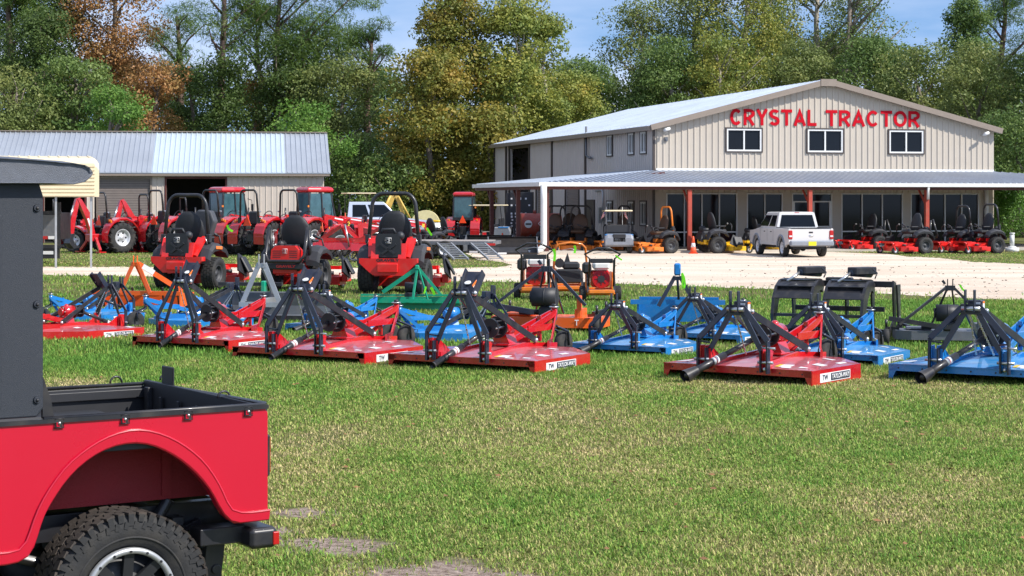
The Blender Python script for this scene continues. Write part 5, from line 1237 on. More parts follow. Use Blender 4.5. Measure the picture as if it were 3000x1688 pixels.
# mowers under the porch
OM = 'orange mowers parked under the porch'
o1 = make_ztr(MORANGE, BLK, 'low', seatm=BSEAT)
gput(o1, 1625, 737, 150, 1.12, 'dark seated orange mower beside the red fuel tank under the porch', OM)
for px, py, rz, lb in ((1700, 738, 160, 'orange mower with black roll bar just left of the golf cart with flags'), (1822, 738, 120, 'orange mower in shade between the golf cart with flags and the orange roll bar'), (1670, 730, 175, 'orange mower deep in shade in front of the brown service door')):
    gput(o1, px, py, rz, 1.12, lb, OM, first=False)
o2 = make_ztr(MORANGE, MORANGE, 'low', seatm=BSEAT)
gput(o2, 1945, 742, 115, 1.10, 'orange mower with orange roll bar nearest the first red post', OM)
y1 = make_ztr(YELL, BLK, 'low', rops='none'); gput(y1, 2085, 742, -72, 1.18, 'yellow mower with low seat facing right under the porch', 'yellow mowers under the porch')
gput(y1, 2212, 737, -80, 1.05, 'yellow mower mostly hidden behind the white pickup', 'yellow mowers under the porch', first=False)
RM = 'red mowers parked under the right end of the porch'
r1 = make_ztr(MRED, BLK, 'low', rops='down')
gput(r1, 2555, 735, 112, 1.12, 'red mower in deep shade right of the pickup', RM)
gput(r1, 2685, 743, 112, 1.16, 'red mower with low seat directly behind the third porch post', RM, first=False)
r2 = make_ztr(MRED, BLK, 'low')
gput(r2, 2815, 740, 112, 1.12, 'red mower with black roll bar in front of the last shop window', RM); gput(r2, 2895, 742, 112, 1.16, 'red mower with black roll bar at the building corner, rightmost', RM, first=False)
# ================================================================ tractors (heading +y)
def make_tractor(cab=False, canopy=False, loader=True, hoe=False, label='', rops=True, body=None):
    cm = body or RED; T = thing('tractor', label, 'tractor')
    for sx in (-1, 1):
        wheel(T, (.62 * sx, 0, .62), .62, .40, .33, 'ag'); wheel(T, (.56 * sx, 1.75, .40), .40, .26, .20, 'ag')
        m = MB().mt(cm); secs = []
        for i in range(9):
            a = math.pi * (-.08 + 1.02 * i / 8); y, z = -math.cos(a) * .74, .62 + math.sin(a) * .72
            secs.append([(sx * .40, y, z), (sx * .86, y, z - .02), (sx * .88, y, z + .05), (sx * .82, y, z + .09), (sx * .40, y, z + .10)])
        m.loft(secs, smooth=False); m.mt(AMB).box((sx * .72, -.50, 1.26), (.07, .05, .10), ch=.01); m.build('fender', None, T)
    m = MB().mt(GRYM); m.box((0, .5, .62), (.42, 1.6, .34), ch=.04); m.cyl((-.5, 0, .62), (.5, 0, .62), .14); m.cyl((-.48, 1.75, .42), (.48, 1.75, .42), .07); m.box((0, 1.6, .70), (.46, .9, .26), ch=.03); m.mt(BLK)
    for sx in (-1, 1): m.bar((sx * .25, -.25, .45), (sx * .32, -.95, .38), .05, .05); m.bar((sx * .30, -.35, .95), (sx * .32, -.75, .42), .03, .03)
    m.box((0, -.35, .72), (.36, .3, .44), ch=.03); m.bar((0, -.4, .9), (0, -.85, .7), .04, .04); m.build('chassis', None, T)
    m = MB().mt(cm); secs = []
    for y, w_, z0, z1 in ((.75, .30, .84, 1.38), (1.2, .31, .84, 1.36), (1.7, .30, .82, 1.28), (2.05, .27, .80, 1.16), (2.15, .22, .82, 1.04)):
        secs.append([(-w_, y, z0), (w_, y, z0), (w_, y, z1 - .12), (w_ * .7, y, z1), (-w_ * .7, y, z1), (-w_, y, z1 - .12)])
    m.loft(secs, smooth=False); m.mt(DPL).box((.302, 1.5, 1.02), (.01, .7, .18)); m.box((-.302, 1.5, 1.02), (.01, .7, .18)); m.box((0, 2.16, .92), (.40, .03, .20)); m.mt(LENSW).box((0, 2.175, 1.0), (.3, .02, .06)); m.mt(BLK).cyl((.33, 1.1, 1.2), (.33, 1.1, 1.75), .03); m.build('hood', None, T)
    m = MB().mt(cm); m.box((0, .15, .92), (.84, .9, .08), ch=.02); m.mt(DPL); m.box((0, -.02, 1.10), (.46, .44, .12), ch=.05); m.box((0, -.26, 1.38), (.46, .12, .50), ch=.05); m.mt(DPL); m.box((0, .72, 1.18), (.36, .16, .5), ch=.05)
    m.tube([(0, .68, 1.35), (0, .50, 1.46)], .02, n=6); m.tube([(.20 * math.cos(a), .50 + .20 * math.sin(a) * .5, 1.46 + .2 * math.sin(a) * .85) for a in [2 * math.pi * i / 16 for i in range(16)]], .016, n=6, closed=True); m.build('seat', None, T)
    m = MB().mt(SMV); m.prism([(-.19, 1.10), (.19, 1.10), (0, 1.50)], -.64, -.62, 'y'); m.mt(DECW).box((-.26, -.6, 1.12), (.08, .02, .02)); m.build('slow_vehicle_sign', None, T)
    if rops:
        m = MB().mt(BLK); hoop(m, .92, 1.18, .18, .038, y0=-.50, z0=1.22, lean=-.05, tp=.82)
        for sx in (-1, 1): m.bar((sx * .48, -.48, .72), (sx * .48, -.50, 1.40), .09, .10); m.mt(STEEL).cyl((sx * .54, -.5, 1.62), (sx * .42, -.5, 1.62), .03, n=8); m.mt(BLK)
        for sx in (-1, 1): m.mt(AMB).box((sx * .60, -.5, 1.30), (.12, .05, .08), ch=.01)
        m.build('roll_bar', None, T)
    if cab:
        m = MB().mt(BLK)
        for sx in (-1, 1):
            m.bar((sx * .50, -.50, 1.25), (sx * .48, -.44, 2.46), .07, .07); m.bar((sx * .50, .80, 1.2), (sx * .46, .54, 2.46), .06, .06); m.bar((sx * .51, .18, 1.2), (sx * .49, .1, 2.46), .05, .05)
        m.bar((-.50, -.50, 1.32), (.50, -.50, 1.32), .06, .14); m.bar((-.48, -.44, 2.44), (.48, -.44, 2.44), .06, .06); m.build('cab_frame', None, T)
        m = MB().mt(GLASST)
        for sx in (-1, 1): m.prism([(-.46, 1.30), (.74, 1.25), (.52, 2.42), (-.42, 2.42)], sx * .48 - .006, sx * .48 + .006, 'x')
        m.prism([(-.46, 1.38), (.46, 1.38), (.44, 2.42), (-.44, 2.42)], -.475, -.465, 'y'); m.prism([(-.46, 1.30), (.46, 1.30), (.44, 2.42), (-.44, 2.42)], .64, .65, 'y'); m.build('cab_glass', None, T)
        m = MB().mt(cm); secs = []
        for z, k in ((2.46, .92), (2.52, 1.0), (2.60, 1.0), (2.67, .90), (2.70, .70)): secs.append([(x * k, .06 + y * k, z) for x, y in ((-.52, -.60), (.52, -.60), (.56, 0), (.50, .62), (-.50, .62), (-.56, 0))])
        m.loft(secs, smooth=False); m.build('cab_roof', None, T, bevel=.03)
        m = MB().mt(DPL); m.tube([(.56, .7, 2.2), (.80, .74, 2.15), (.82, .74, 2.0)], .015, n=6); m.box((.84, .74, 1.85), (.16, .03, .28), ch=.02); m.mt(AMB).box((.66, -.6, 1.9), (.08, .05, .08)); m.build('mirror', None, T)
    if canopy:
        m = MB().mt(CREAM); m.box((0, .1, 2.52), (1.3, 1.6, .07), ch=.03); m.mt(BLK)
        for x in (-.5, .5):
            for y in (-.5, .7): m.bar((x, y, 1.0), (x, y, 2.48), .04, .04)
        m.build('canopy', None, T)
    if loader:
        for sx in (-1, 1):
            m = MB().mt(cm); x = sx * .50
            m.bar((x, 1.0, .6), (x, .95, 1.45), .08, .22, up=(0, 1, 0)); m.bar((x, .92, 1.42), (x, 2.35, 1.22), .08, .18); m.bar((x, 2.32, 1.26), (x, 2.85, .34), .08, .15); m.mt(STEEL).cyl((x, 1.1, .95), (x, 2.2, 1.10), .025); m.mt(BLK).cyl((x, 1.05, .93), (x, 1.6, 1.02), .04); m.mt(STEEL).cyl((x, 2.1, 1.35), (x, 2.7, .75), .025)
            m.mt(DECW).box((x + sx * .045, 1.7, 1.33), (.004, .5, .05), rx=-.14); m.mt(DECY).box((x + sx * .045, 2.3, 1.15), (.005, .12, .16)); m.build('loader_arm', None, T)
        m = MB().mt(cm); m.prism([(2.85, .04), (3.35, .04), (3.40, .10), (3.05, .14), (2.96, .30), (3.00, .56), (2.88, .56), (2.80, .3)], -.8, .8, 'x'); m.mt(BLK); m.prism([(2.95, .1), (3.36, .07), (3.02, .54)], -.82, -.78, 'x'); m.prism([(2.95, .1), (3.36, .07), (3.02, .54)], .78, .82, 'x'); m.build('loader_bucket', None, T)
    if hoe:
        m = MB().mt(cm); m.box((0, -.85, .62), (.5, .5, .3), ch=.03); m.prism([(-1.0, .6), (-.8, .6), (-1.0, 1.5), (-1.45, 2.15), (-1.62, 2.15), (-1.20, 1.3)], -.10, .10, 'x'); m.mt(BLK).cyl((0, -.9, 1.0), (0, -1.32, 1.75), .05); m.mt(DECW).box((.105, -1.1, 1.2), (.004, .08, .4), rx=.35); m.build('backhoe_boom', None, T)
        m = MB().mt(cm); m.prism([(-1.48, 2.22), (-1.66, 2.16), (-1.95, 1.2), (-1.90, .75), (-1.78, .75), (-1.70, 1.3)], -.075, .075, 'x'); m.mt(STEEL).cyl((0, -1.75, 1.9), (0, -1.98, 1.2), .03); m.build('backhoe_dipper', None, T)
        m = MB().mt(BLK); m.prism([(-1.80, .80), (-1.95, .78), (-2.05, .42), (-1.85, .20), (-1.60, .26), (-1.82, .40), (-1.88, .60)], -.22, .22, 'x'); m.build('backhoe_bucket', None, T)
        m = MB().mt(DPL); m.box((0, -.60, 1.05), (.42, .30, .1), ch=.03); m.box((0, -.46, 1.28), (.42, .08, .4), ch=.03); m.build('operator_seat', None, T)
        for sx in (-1, 1): m = MB().mt(cm); m.bar((sx * .25, -.9, .6), (sx * .75, -1.0, .12), .1, .1); m.box((sx * .8, -1.0, .06), (.3, .3, .05)); m.build('stabiliser', None, T)
    return T
GT = 'red tractors parked in front of the shed'
t1 = make_tractor(loader=True)
gput(t1, 648, 745, -38, 1.12, 'red open tractor with orange triangle just right of the red cab tractor', GT)
gput(t1, 758, 749, -34, 1.12, 'red open tractor with orange triangle in the middle of the tractor row', GT, first=False)
gput(t1, 874, 749, -33, 1.12, 'red open tractor with orange triangle in front of the right cab tractor', GT, first=False)
gput(t1, 490, 741, -42, 1.12, 'red loader tractor beside the open shed door behind the left mower', GT, first=False)
tc1 = make_tractor(cab=True, rops=False)
gput(tc1, 662, 738, -48, 1.06, 'red tractor with glazed cab in front of the open shed door', GT)
gput(tc1, 918, 740, -55, 1.06, 'red tractor with glazed cab at the right end of the shed', GT, first=False)
gput(tc1, 1360, 716, -6, 1.0, 'red cab tractor seen from behind beside the metal building', GT, first=False)
th_ = make_tractor(hoe=True)
gput(th_, 330, 741, -47, 1.08, 'red tractor with tall black roll bar and backhoe arm folded up', GT)
gput(th_, 455, 738, -50, 1.05, 'red backhoe tractor with hoop roll bar behind the left zero turn mower', GT, first=False)
tl = make_tractor(rops=False, loader=True); gput(tl, 232, 739, -98, .82, 'small red loader tractor with silver wheels beside the dump trailer', GT)
tl2 = make_tractor(rops=True, loader=True); gput(tl2, 190, 728, -75, .95, 'red tractor glimpsed behind the carport leg', GT)
gput(tl, 985, 752, -70, .92, 'red loader tractor whose arms show right of the cab tractor', GT, first=False)
gput(tl2, 570, 735, -60, 1.0, 'red loader tractor with raised hood between the left mower and the cab tractor', GT, first=False)
gput(tl, 1085, 738, -65, 1.0, 'red loader tractor behind the tall mower arch', GT, first=False)
gput(tl, 800, 733, -50, 1.0, 'red loader tractor hood between the two cab tractors', GT, first=False)
tcan = make_tractor(canopy=True, rops=False, loader=False); gput(tcan, 1045, 706, -70, 1.05, 'tractor with pale flat canopy behind the light blue truck', GT)
# ================================================================ pickup trucks (heading +y)
def make_pickup(pm, L_=5.3, hgt=1.80, label='', crewy=True, clad=True):
    T = thing('pickup_truck', label, 'pickup truck'); Wd = .92
    for sx in (-1, 1):
        for y in (-1.65, 1.65): wheel(T, (sx * .78, y, .37), .37, .24, .235, 'road', rimm=RIMW, n=28)
    y0, y1 = -L_ / 2, L_ / 2
    m = MB().mt(pm); zb = .46; zh = 1.12
    # lower body with wheel arches, as side slabs
    for sx in (-1, 1):
        P = [(y0, .55)]
        for yc in (-1.65, 1.65): P += [(yc - .46, zb)] + [(yc + .44 * math.cos(math.pi * (1 - i / 10)), .40 + .44 * math.sin(math.pi * (1 - i / 10))) for i in range(11)] + [(yc + .46, zb)]
        P += [(y1 - .05, .55), (y1, .75), (y1 - .06, zh - .12), (1.25, zh), (-1.0, zh), (y0, zh + .01)]
        m.prism(P, sx * (Wd - .10), sx * Wd, 'x')
        # shoulder
        m.loft([[(sx * (Wd - .10), y, zh), (sx * Wd, y, zh), (sx * (Wd - .03), y, zh + .045), (sx * (Wd - .10), y, zh + .05)] for y in (y0 + .02, -1.0, 1.2)], smooth=False)
    m.box((0, y0 + .04, (zh + .62) / 2), (2 * Wd - .18, .06, zh - .60), ch=.015)
    m.loft([[(-Wd + .12, y, .6), (Wd - .12, y, .6), (Wd - .10, y, z), (Wd - .3, y, z + .05), (-Wd + .3, y, z + .05), (-Wd + .10, y, z)] for y, z in ((1.0, zh), (1.9, zh - .02), (y1 - .12, zh - .12), (y1 - .02, .82))], smooth=False)
    m.build('body', None, T, bevel=.02)
    m = MB().mt(pm); yc0, yc1 = (-.98, 1.45) if crewy else (-.7, 1.3)
    # cab greenhouse
    secs = []
    bt, tp = [(yc0, zh + .02), (yc1, zh)], [(yc0 + .12, hgt), (yc1 - .75, hgt)]
    for z, k in ((zh, 0), (hgt - .12, .8), (hgt - .02, .95), (hgt, 1)):
        a = yc0 + .10 * k; b = yc1 - .78 * k; w_ = (Wd - .03) - .16 * k - (.12 if z == hgt else 0)
        secs.append([(-w_, a, z), (w_, a, z), (w_, b, z), (-w_, b, z)])
    m.loft(secs, smooth=False); m.build('cab', None, T, bevel=.025)
    gl = MB().mt(GLASS); ins = .012
    def P3(u, v, w_=0, face='side', sx=1):
        pass
    zl, zu = zh + .10, hgt - .14
    for sx in (-1, 1):
        for f0, f1 in (((.10, .44), (.50, .93)) if crewy else ((.4, .9),)):
            def pt(f, z):
                k = (z - zh) / (hgt - .12 - zh) * .8; a = yc0 + .10 * k; b = yc1 - .78 * k; return (sx * ((Wd - .03) - .16 * k + ins), a + (b - a) * f, z)
            q = [pt(f0, zl), pt(f1 if f1 < .9 else .97, zl), pt(f1 if f1 < .9 else .94, zu), pt(f0, zu)]; q2 = [(x - sx * .02, y, z) for x, y, z in q]
            gl.add(q + q2, [(0, 1, 2, 3), (7, 6, 5, 4), (0, 4, 5, 1), (1, 5, 6, 2), (2, 6, 7, 3), (3, 7, 4, 0)])
    for yy, s_, kf in ((yc0, -1, .10), (yc1, 1, -.78)):
        def pt(f, z):
            k = (z - zh) / (hgt - .12 - zh) * .8; w_ = (Wd - .03) - .16 * k - .12; return (w_ * f, yy + kf * k + s_ * ins, z)
        q = [pt(-1, zl - .02), pt(1, zl - .02), pt(1, zu + .02), pt(-1, zu + .02)]; q2 = [(x, y - s_ * .02, z) for x, y, z in q]
        gl.add(q + q2, [(0, 1, 2, 3), (7, 6, 5, 4), (0, 4, 5, 1), (1, 5, 6, 2), (2, 6, 7, 3), (3, 7, 4, 0)])
    gl.build('windows', None, T)
    m = MB().mt(DPL); m.box((0, (y0 + yc0) / 2, zh - .02), (2 * Wd - .22, yc0 - y0 - .05, .04)); m.box((0, y0 + .03, zh + .055), (2 * Wd - .1, .08, .03), ch=.01)
    for sx in (-1, 1): m.box((sx * (Wd - .06), (y0 + yc0) / 2, zh + .06), (.10, yc0 - y0 - .02, .025), ch=.01)
    m.box((0, 0, .42), (1.3, L_ - .6, .16)); m.cyl((-.7, -1.65, .37), (.7, -1.65, .37), .07); m.sphere((0, -1.65, .37), .14, 10, 8); m.build('bed_trim', None, T)
    m = MB().mt(GREYB if clad else pm); m.box((0, y0 - .07, .56), (2 * Wd - .04, .22, .22), ch=.05); m.build('bumper', None, T); m = MB().mt(GREYB if clad else pm); m.box((0, y1 + .02, .56), (2 * Wd - .06, .18, .26), ch=.05); m.build('bumper', None, T); m = MB().mt(GREYB)
    if clad:
        for sx in (-1, 1):
            for yc in (-1.65, 1.65):
                pts = [(sx * (Wd + .005), yc + .47 * math.cos(a), .40 + .47 * math.sin(a)) for a in [math.pi * i / 12 for i in range(13)]]; m.tube(pts, .045, n=6)
    if clad: m.build('wheel_arch_trim', None, T)
    for sx in (-1, 1):
        m = MB().mt(LENS); m.box((sx * (Wd - .075), y0 + .02, .90), (.17, .10, .36), ch=.03); m.mt(LENSW).box((sx * (Wd - .075), y0 - .031, .85), (.12, .01, .06)); m.build('tail_lamp', None, T)
        m = MB().mt(LENSW); m.box((sx * (Wd - .22), y1 - .03, .86), (.3, .10, .16), ch=.03); m.build('headlight', None, T)
        m = MB().mt(DPL if clad else pm); m.box((sx * (Wd + .10), 1.02, zh + .10), (.18, .08, .14), ch=.03); m.build('mirror', None, T)
        for y in (-.35, .52):
            m = MB().mt(DPL); m.box((sx * (Wd + .008), y, zh - .12), (.025, .16, .04), ch=.01); m.build('door_handle', None, T)
        m = MB().mt(DPL)
        for y in (-.62, .18, 1.12): m.box((sx * (Wd + .0015), y, .86), (.003, .012, .50))
        m.build('door_seam', None, T)
    m = MB().mt(PLATE); m.box((0, y0 - .185, .56), (.32, .01, .16)); m.build('licence_plate', None, T)
    m = MB().mt(DPL); m.box((0, y0 + .005, 1.0), (.17, .02, .06), ch=.01); m.mt(STEEL).sphere((0, y0 + .008, .86), .06, 12, 6, (1.6, .2, 1)); m.build('tailgate_handle', None, T)
    m = MB().mt(LENS); m.box((0, yc0 + .105, hgt - .03), (.2, .03, .03)); m.build('brake_lamp', None, T)
    return T
pk = make_pickup(TRKW); gput(pk, 2331, 755, 9.5, 1.0, 'white crew cab pickup with yellow plate parked facing the shop door'); pk.location = gp(2362, 755) + Vector((-.25, 2.6, 0))
pk2 = make_pickup(TRKB, 5.9, 1.92, clad=False); pk2.location = pd(1078, 710, 98.0); pk2.location.z = 0; pk2.rotation_euler = (0, 0, R(-84)); pk2.scale = (1.14,) * 3; pk2['label'] = 'light silver blue crew cab pickup side on behind the red implements'
for p_ in (pk, pk2): p_['group'] = 'parked pickup trucks'
# ================================================================ golf carts (heading +y)
def make_cart(flags=False, label=''):
    T = thing('golf_cart', label, 'golf cart')
    for sx in (-1, 1):
        for y in (-.85, .85): wheel(T, (sx * .46, y, .23), .23, .2, .12, 'road', rimm=RIMW, n=20)
    m = MB().mt(GREYB)
    m.loft([[(-.6, y, z0), (.6, y, z0), (.6, y, z1 - .08), (.5, y, z1), (-.5, y, z1), (-.6, y, z1 - .08)] for y, z0, z1 in ((-1.22, .38, .66), (-1.15, .30, .82), (-.5, .30, .86), (-.45, .30, .40), (.5, .28, .38), (.6, .28, .62), (1.2, .34, .62))], smooth=False); m.build('body', None, T, bevel=.03)
    m = MB().mt(BLUEP); m.box((0, -.9, .79), (1.22, .5, .08), ch=.03); m.build('blue_panel', None, T)
    m = MB().mt(DPL); m.box((0, -1.16, .66), (.55, .12, .34), ch=.02); m.box((0, -.45, .86), (1.1, .5, .14), ch=.05); m.box((0, -.72, 1.05), (1.1, .1, .36), ch=.04); m.build('seat', None, T)
    m = MB().mt(CREAM); m.box((0, -.1, 1.82), (1.2, 1.7, .07), ch=.03); m.build('canopy', None, T)
    m = MB().mt(BLK)
    for sx in (-1, 1): m.bar((sx * .5, .75, .6), (sx * .5, .55, 1.8), .03, .03); m.bar((sx * .5, -.85, .8), (sx * .5, -.75, 1.8), .03, .03)
    m.tube([(0, .6, .6), (0, .3, .95)], .02, n=6); m.tube([(.17 * math.cos(a), .28 + .05 * math.sin(a), .97 + .16 * math.sin(a)) for a in [2 * math.pi * i / 14 for i in range(14)]], .014, n=5, closed=True); m.build('canopy_post', None, T)
    return T
def make_flag(px, py, k, label):
    F_ = thing('small_flag', label, 'flag'); p = gp(px, 745); F_.location = (p.x, gp(px, 741).y - .15, 0)
    m = MB().mt(WTRIM); m.cyl((0, 0, .80), (0, 0, 1.98), .012, n=6); m.build('flag_pole', None, F_)
    m = MB()
    nx, nz_ = 6, 13
    for i in range(nz_):
        m.mt(FLAGR if i % 2 == 0 else DECW)
        x0 = .02; z0, z1 = 1.86 - i * .032 - .0, 1.86 - (i + 1) * .032
        # hanging cloth: stripes run down and outwards
        for j in range(nx):
            a, b = j / nx, (j + 1) / nx
            f = lambda u, v: (k * (.01 + .26 * v * .5 + .10 * u), .02 * math.sin(6 * u + 3 * v) , 1.86 - .30 * u - .12 * v)
            v0, v1 = i / 13, (i + 1) / 13
            if j < 3 and i < 7: m.mt(FLAGB)
            else: m.mt(FLAGR if i % 2 == 0 else DECW)
            q = [f(a, v0), f(b, v0), f(b, v1), f(a, v1)]; q = [(x, y, z) for x, y, z in q]; q2 = [(x, y - .003, z) for x, y, z in q]
            m.add(q + q2, [(0, 1, 2, 3), (7, 6, 5, 4)])
    m.build('flag_cloth', None, F_); F_['group'] = 'flags on the golf cart'; return F_
c1 = make_cart(); gput(c1, 1807, 741, 2, 1.0, 'blue and grey golf cart with cream roof and two flags under the porch', 'golf carts'); 
make_flag(1783, 745, -1, 'small striped flag on the left side of the golf cart'); make_flag(1831, 745, 1, 'small striped flag on the right side of the golf cart')
gput(c1, 1425, 716, 80, 1.1, 'golf cart with pale roof behind the left porch posts', 'golf carts', first=False)
# ================================================================ walk-behind brush mowers
def make_walk(seatlike=False, handm=None):
    T = thing('walk_behind_mower', 'x', 'walk-behind mower'); hm = handm or BLK
    m = MB().mt(MORANGE); m.box((0, .10, .22), (.62, .75, .10), ch=.02); m.prism([(-.36, .12), (.36, .12), (.34, .30), (-.34, .30)], .40, .60, 'y'); m.box((0, -.28, .24), (.56, .06, .08), ch=.01)
    m.mt(BLK)
    for sx in (-1, 1): m.bar((sx * .30, -.26, .22), (sx * .30, -.10, .62), .05, .03, up=(0, 1, 0)); m.mt(MORANGE).box((sx * .28, .22, .42), (.03, .4, .5), ch=.01).mt(BLK)
    m.build('chassis', None, T)
    for sx in (-1, 1):
        wheel(T, (sx * .40, -.02, .18), .18, .13, .09, 'turf', rimm=MORANGE, n=18)
    if not seatlike:
        m = MB().mt(LENS); m.cyl((-.0, -.22, .52), (-.0, -.05, .52), .20, .19, n=22); m.box((0, .05, .52), (.42, .26, .38), ch=.04); m.mt(DPL); m.cyl((0, -.225, .52), (0, -.235, .52), .08, n=16)
        for i in range(8): a = i * math.pi / 4; m.bar((.08 * math.cos(a), -.226, .52 + .08 * math.sin(a)), (.14 * math.cos(a), -.226, .52 + .14 * math.sin(a)), .012, .008, up=(0, 1, 0))
        m.build('engine', None, T)
        m = MB().mt(WHT); m.box((.02, .0, .81), (.38, .28, .18), ch=.05); m.cyl((.02, 0, .90), (.02, 0, .925), .04, n=12); m.build('fuel_tank', None, T)
        m = MB().mt(DPL); m.box((-.30, .02, .76), (.20, .26, .26), ch=.05); m.box((0, -.32, .93), (.50, .04, .10), ch=.01); m.bar((-.27, -.25, .55), (-.27, -.32, .95), .03, .03); m.bar((.27, -.25, .55), (.27, -.32, .95), .03, .03); m.build('air_cleaner', None, T)
    else:
        m = MB().mt(DPL); m.box((0, -.12, .50), (.56, .24, .32), ch=.03); m.box((.05, -.1, .74), (.40, .24, .18), ch=.05); m.cyl((-.22, -.2, .80), (-.22, .0, .80), .11, .09, n=14); m.prism([(-.10, .8), (.04, .8), (-.02, 1.02)], -.1, .05, 'y'); m.build('engine', None, T)
    m = MB().mt(hm)
    if seatlike: m.tube([(-.36, -.15, .35), (-.36, -.40, .85), (-.34, -.55, 1.16), (-.26, -.58, 1.24), (0, -.6, 1.28), (.26, -.58, 1.24), (.34, -.55, 1.16), (.40, -.35, .7), (.42, -.15, .35)], .025, n=8)
    else: m.tube([(-.28, -.20, .35), (-.28, -.40, .98), (-.40, -.44, 1.08), (-.14, -.60, 1.22), (.14, -.60, 1.22), (.40, -.44, 1.08), (.28, -.40, .98), (.28, -.20, .35)], .022, n=8)
    m.mt(STEEL); m.tube([(-.22, -.52, 1.10), (0, -.58, 1.14), (.22, -.52, 1.10)], .008, n=5); m.build('handlebar', None, T)
    return T
GWm = 'orange walk-behind mowers on the lawn edge'
w1 = make_walk(); gput(w1, 1570, 878, -5, 1.07, 'orange walk-behind mower with white tank and red engine, left one', GWm)
gput(w1, 1758, 884, 4, 1.0, 'orange walk-behind mower with white tank and red engine, right one', GWm, first=False)
w2 = make_walk(True, MORANGE); gput(w2, 1665, 872, 3, 1.02, 'orange walk-behind mower with orange handlebar between the two with white tanks', GWm)
def ribbon(pts, label, w_=.035):
    m = MB().mt(NEON)
    for a, b in zip(pts, pts[1:]): m.bar(a, b, w_, .004, up=(.3, 1, 0))
    return tag(m.build('ribbon', None), label, 'ribbon', 'neon green marker ribbons')
def rib_px(pl, d, label, w_=.035): return ribbon([pd(x, y, d) for x, y in pl], label, w_)
rib_px([(1622, 730), (1626, 745), (1624, 765)], 41.3, 'neon green ribbon hanging from the left end of the orange handlebar', .06)
rib_px([(1682, 720), (1686, 728), (1683, 742)], 41.4, 'neon green ribbon on the right bend of the orange handlebar', .05)
rib_px([(1803, 748), (1812, 756), (1822, 762)], 40.8, 'neon green ribbon trailing right from the right walk-behind mower', .035)
rib_px([(665, 660), (670, 672), (682, 678)], 74.8, 'neon green ribbon on the tyre of the tractor behind the left mower', .09)
rib_px([(975, 683), (980, 690), (990, 696)], 74.2, 'neon green ribbon right of the tractor with the big wheel', .08)
rib_px([(1250, 668), (1258, 680), (1265, 690)], 70.0, 'neon green ribbon at the right post of the tall mower arch', .08)
# ================================================================ other implements
def aframe(m, w, z, y0, y1, t=.02, h=.07, zb=.35):
    for sx in (-1, 1): m.bar((sx * w / 2, y0, zb), (sx * .05, y0 + .05, z), t, h, up=(1, 0, .3)); m.box((sx * .05, y0 + .03, z + .07), (.016, .05, .2), ch=.005)
    m.box((0, y0 + .05, z - .04), (.18, .05, .08)); m.bar((0, y0 + .05, z - .03), (0, y1, zb + .05), t * 1.6, h)
def implement(name, label, cat, parts, px, py, rz, k, grp=None):
    T = thing(name, label, cat)
    for nm, fn in parts: m = MB(); fn(m); m.build(nm, None, T)
    gput(T, px, py, rz, k, label, grp); return T
# grey grader blade with lettering
def f(m): 
    m.mt(GRYM); secs = []
    prof = [(0, 0), (.06, .12), (.07, .30), (.04, .46), (.0, .56), (-.03, .55), (.0, .44), (.03, .30), (.02, .13), (-.04, .01)]
    m.loft([[(x, y, z + .02) for y, z in prof] for x in (-1.15, 1.15)], smooth=False); m.bar((-1.15, .02, .57), (1.15, .02, .57), .05, .03); m.mt(BLK).box((0, -.03, .06), (2.3, .02, .14))
def f2(m): m.mt(LGRY); aframe(m, .75, 1.15, -.75, .2, .025, .09, .38); m.bar((0, -.7, .42), (0, .3, .42), .12, .12); m.bar((-.42, -.75, .38), (.42, -.75, .38), .09, .09)
T_ = implement('grader_blade', 'long dark grey grader blade with white lettering between the mowers and red cutters', 'blade', [('moldboard', f), ('hitch_frame', f2)], 800, 944, -10, .98)
text_part('lettering', 'TITAN', .12, LGRY, T_, face_M((-.15, -.045, .33), (1, 0, 0), (0, 0, 1)), bold=.01, wide=.44, ext=.002)
def g(m): m.mt(GREEN); m.box((0, 0, .30), (3.0, .10, .16)); m.box((0, .08, .14), (3.0, .03, .2)); m.bar((-1.5, .05, .42), (1.5, .05, .42), .08, .05); [m.mt(DPL).tube([(-1.4 + i * .2, .1, .3), (-1.4 + i * .2, .35, .2), (-1.4 + i * .2, .3, .02)], .012, n=5) for i in range(15)]
def g2(m):
    m.mt(GREEN); m.bar((-.9, -.1, .5), (.0, -.15, 1.12), .05, .10); m.bar((.62, -.1, .42), (.03, -.15, 1.12), .04, .07); m.bar((-.08, -.4, .3), (0, -.16, 1.1), .05, .05); m.bar((.30, -.3, .3), (.04, -.16, 1.1), .03, .04); m.box((0, -.16, 1.14), (.10, .12, .12), ch=.02); m.bar((-.4, -.4, .3), (.4, -.4, .3), .08, .08)
def g3(m): m.mt(DPL); m.cyl((-.35, .1, .62), (-.02, .1, .62), .13, .13, n=18); m.cyl((-.02, .1, .62), (.1, .1, .62), .18, .16, n=18); m.box((-.2, .1, .42), (.3, .3, .14), ch=.03)
implement('tiller_rake', 'bright green implement with tall triangular hitch between the red cutters and tall mower', 'implement', [('cross_bar', g), ('hitch_frame', g2), ('gearbox', g3)], 1225, 913, -6, .80)
def g(m): m.mt(GREEN); m.box((0, 0, .25), (1.2, .3, .12), ch=.02); m.box((.5, 0, .45), (.1, .25, .5), ch=.02); m.box((-.35, 0, .38), (.22, .3, .2), ch=.03); m.mt(BLK).bar((-.6, .1, .62), (.9, .1, .62), .12, .08); m.bar((.75, 0, .5), (.55, 0, .95), .05, .1)
implement('green_tool_frame', 'low green implement frame at the left end of the grey grader blade', 'implement', [('frame', g)], 712, 912, -8, .9)
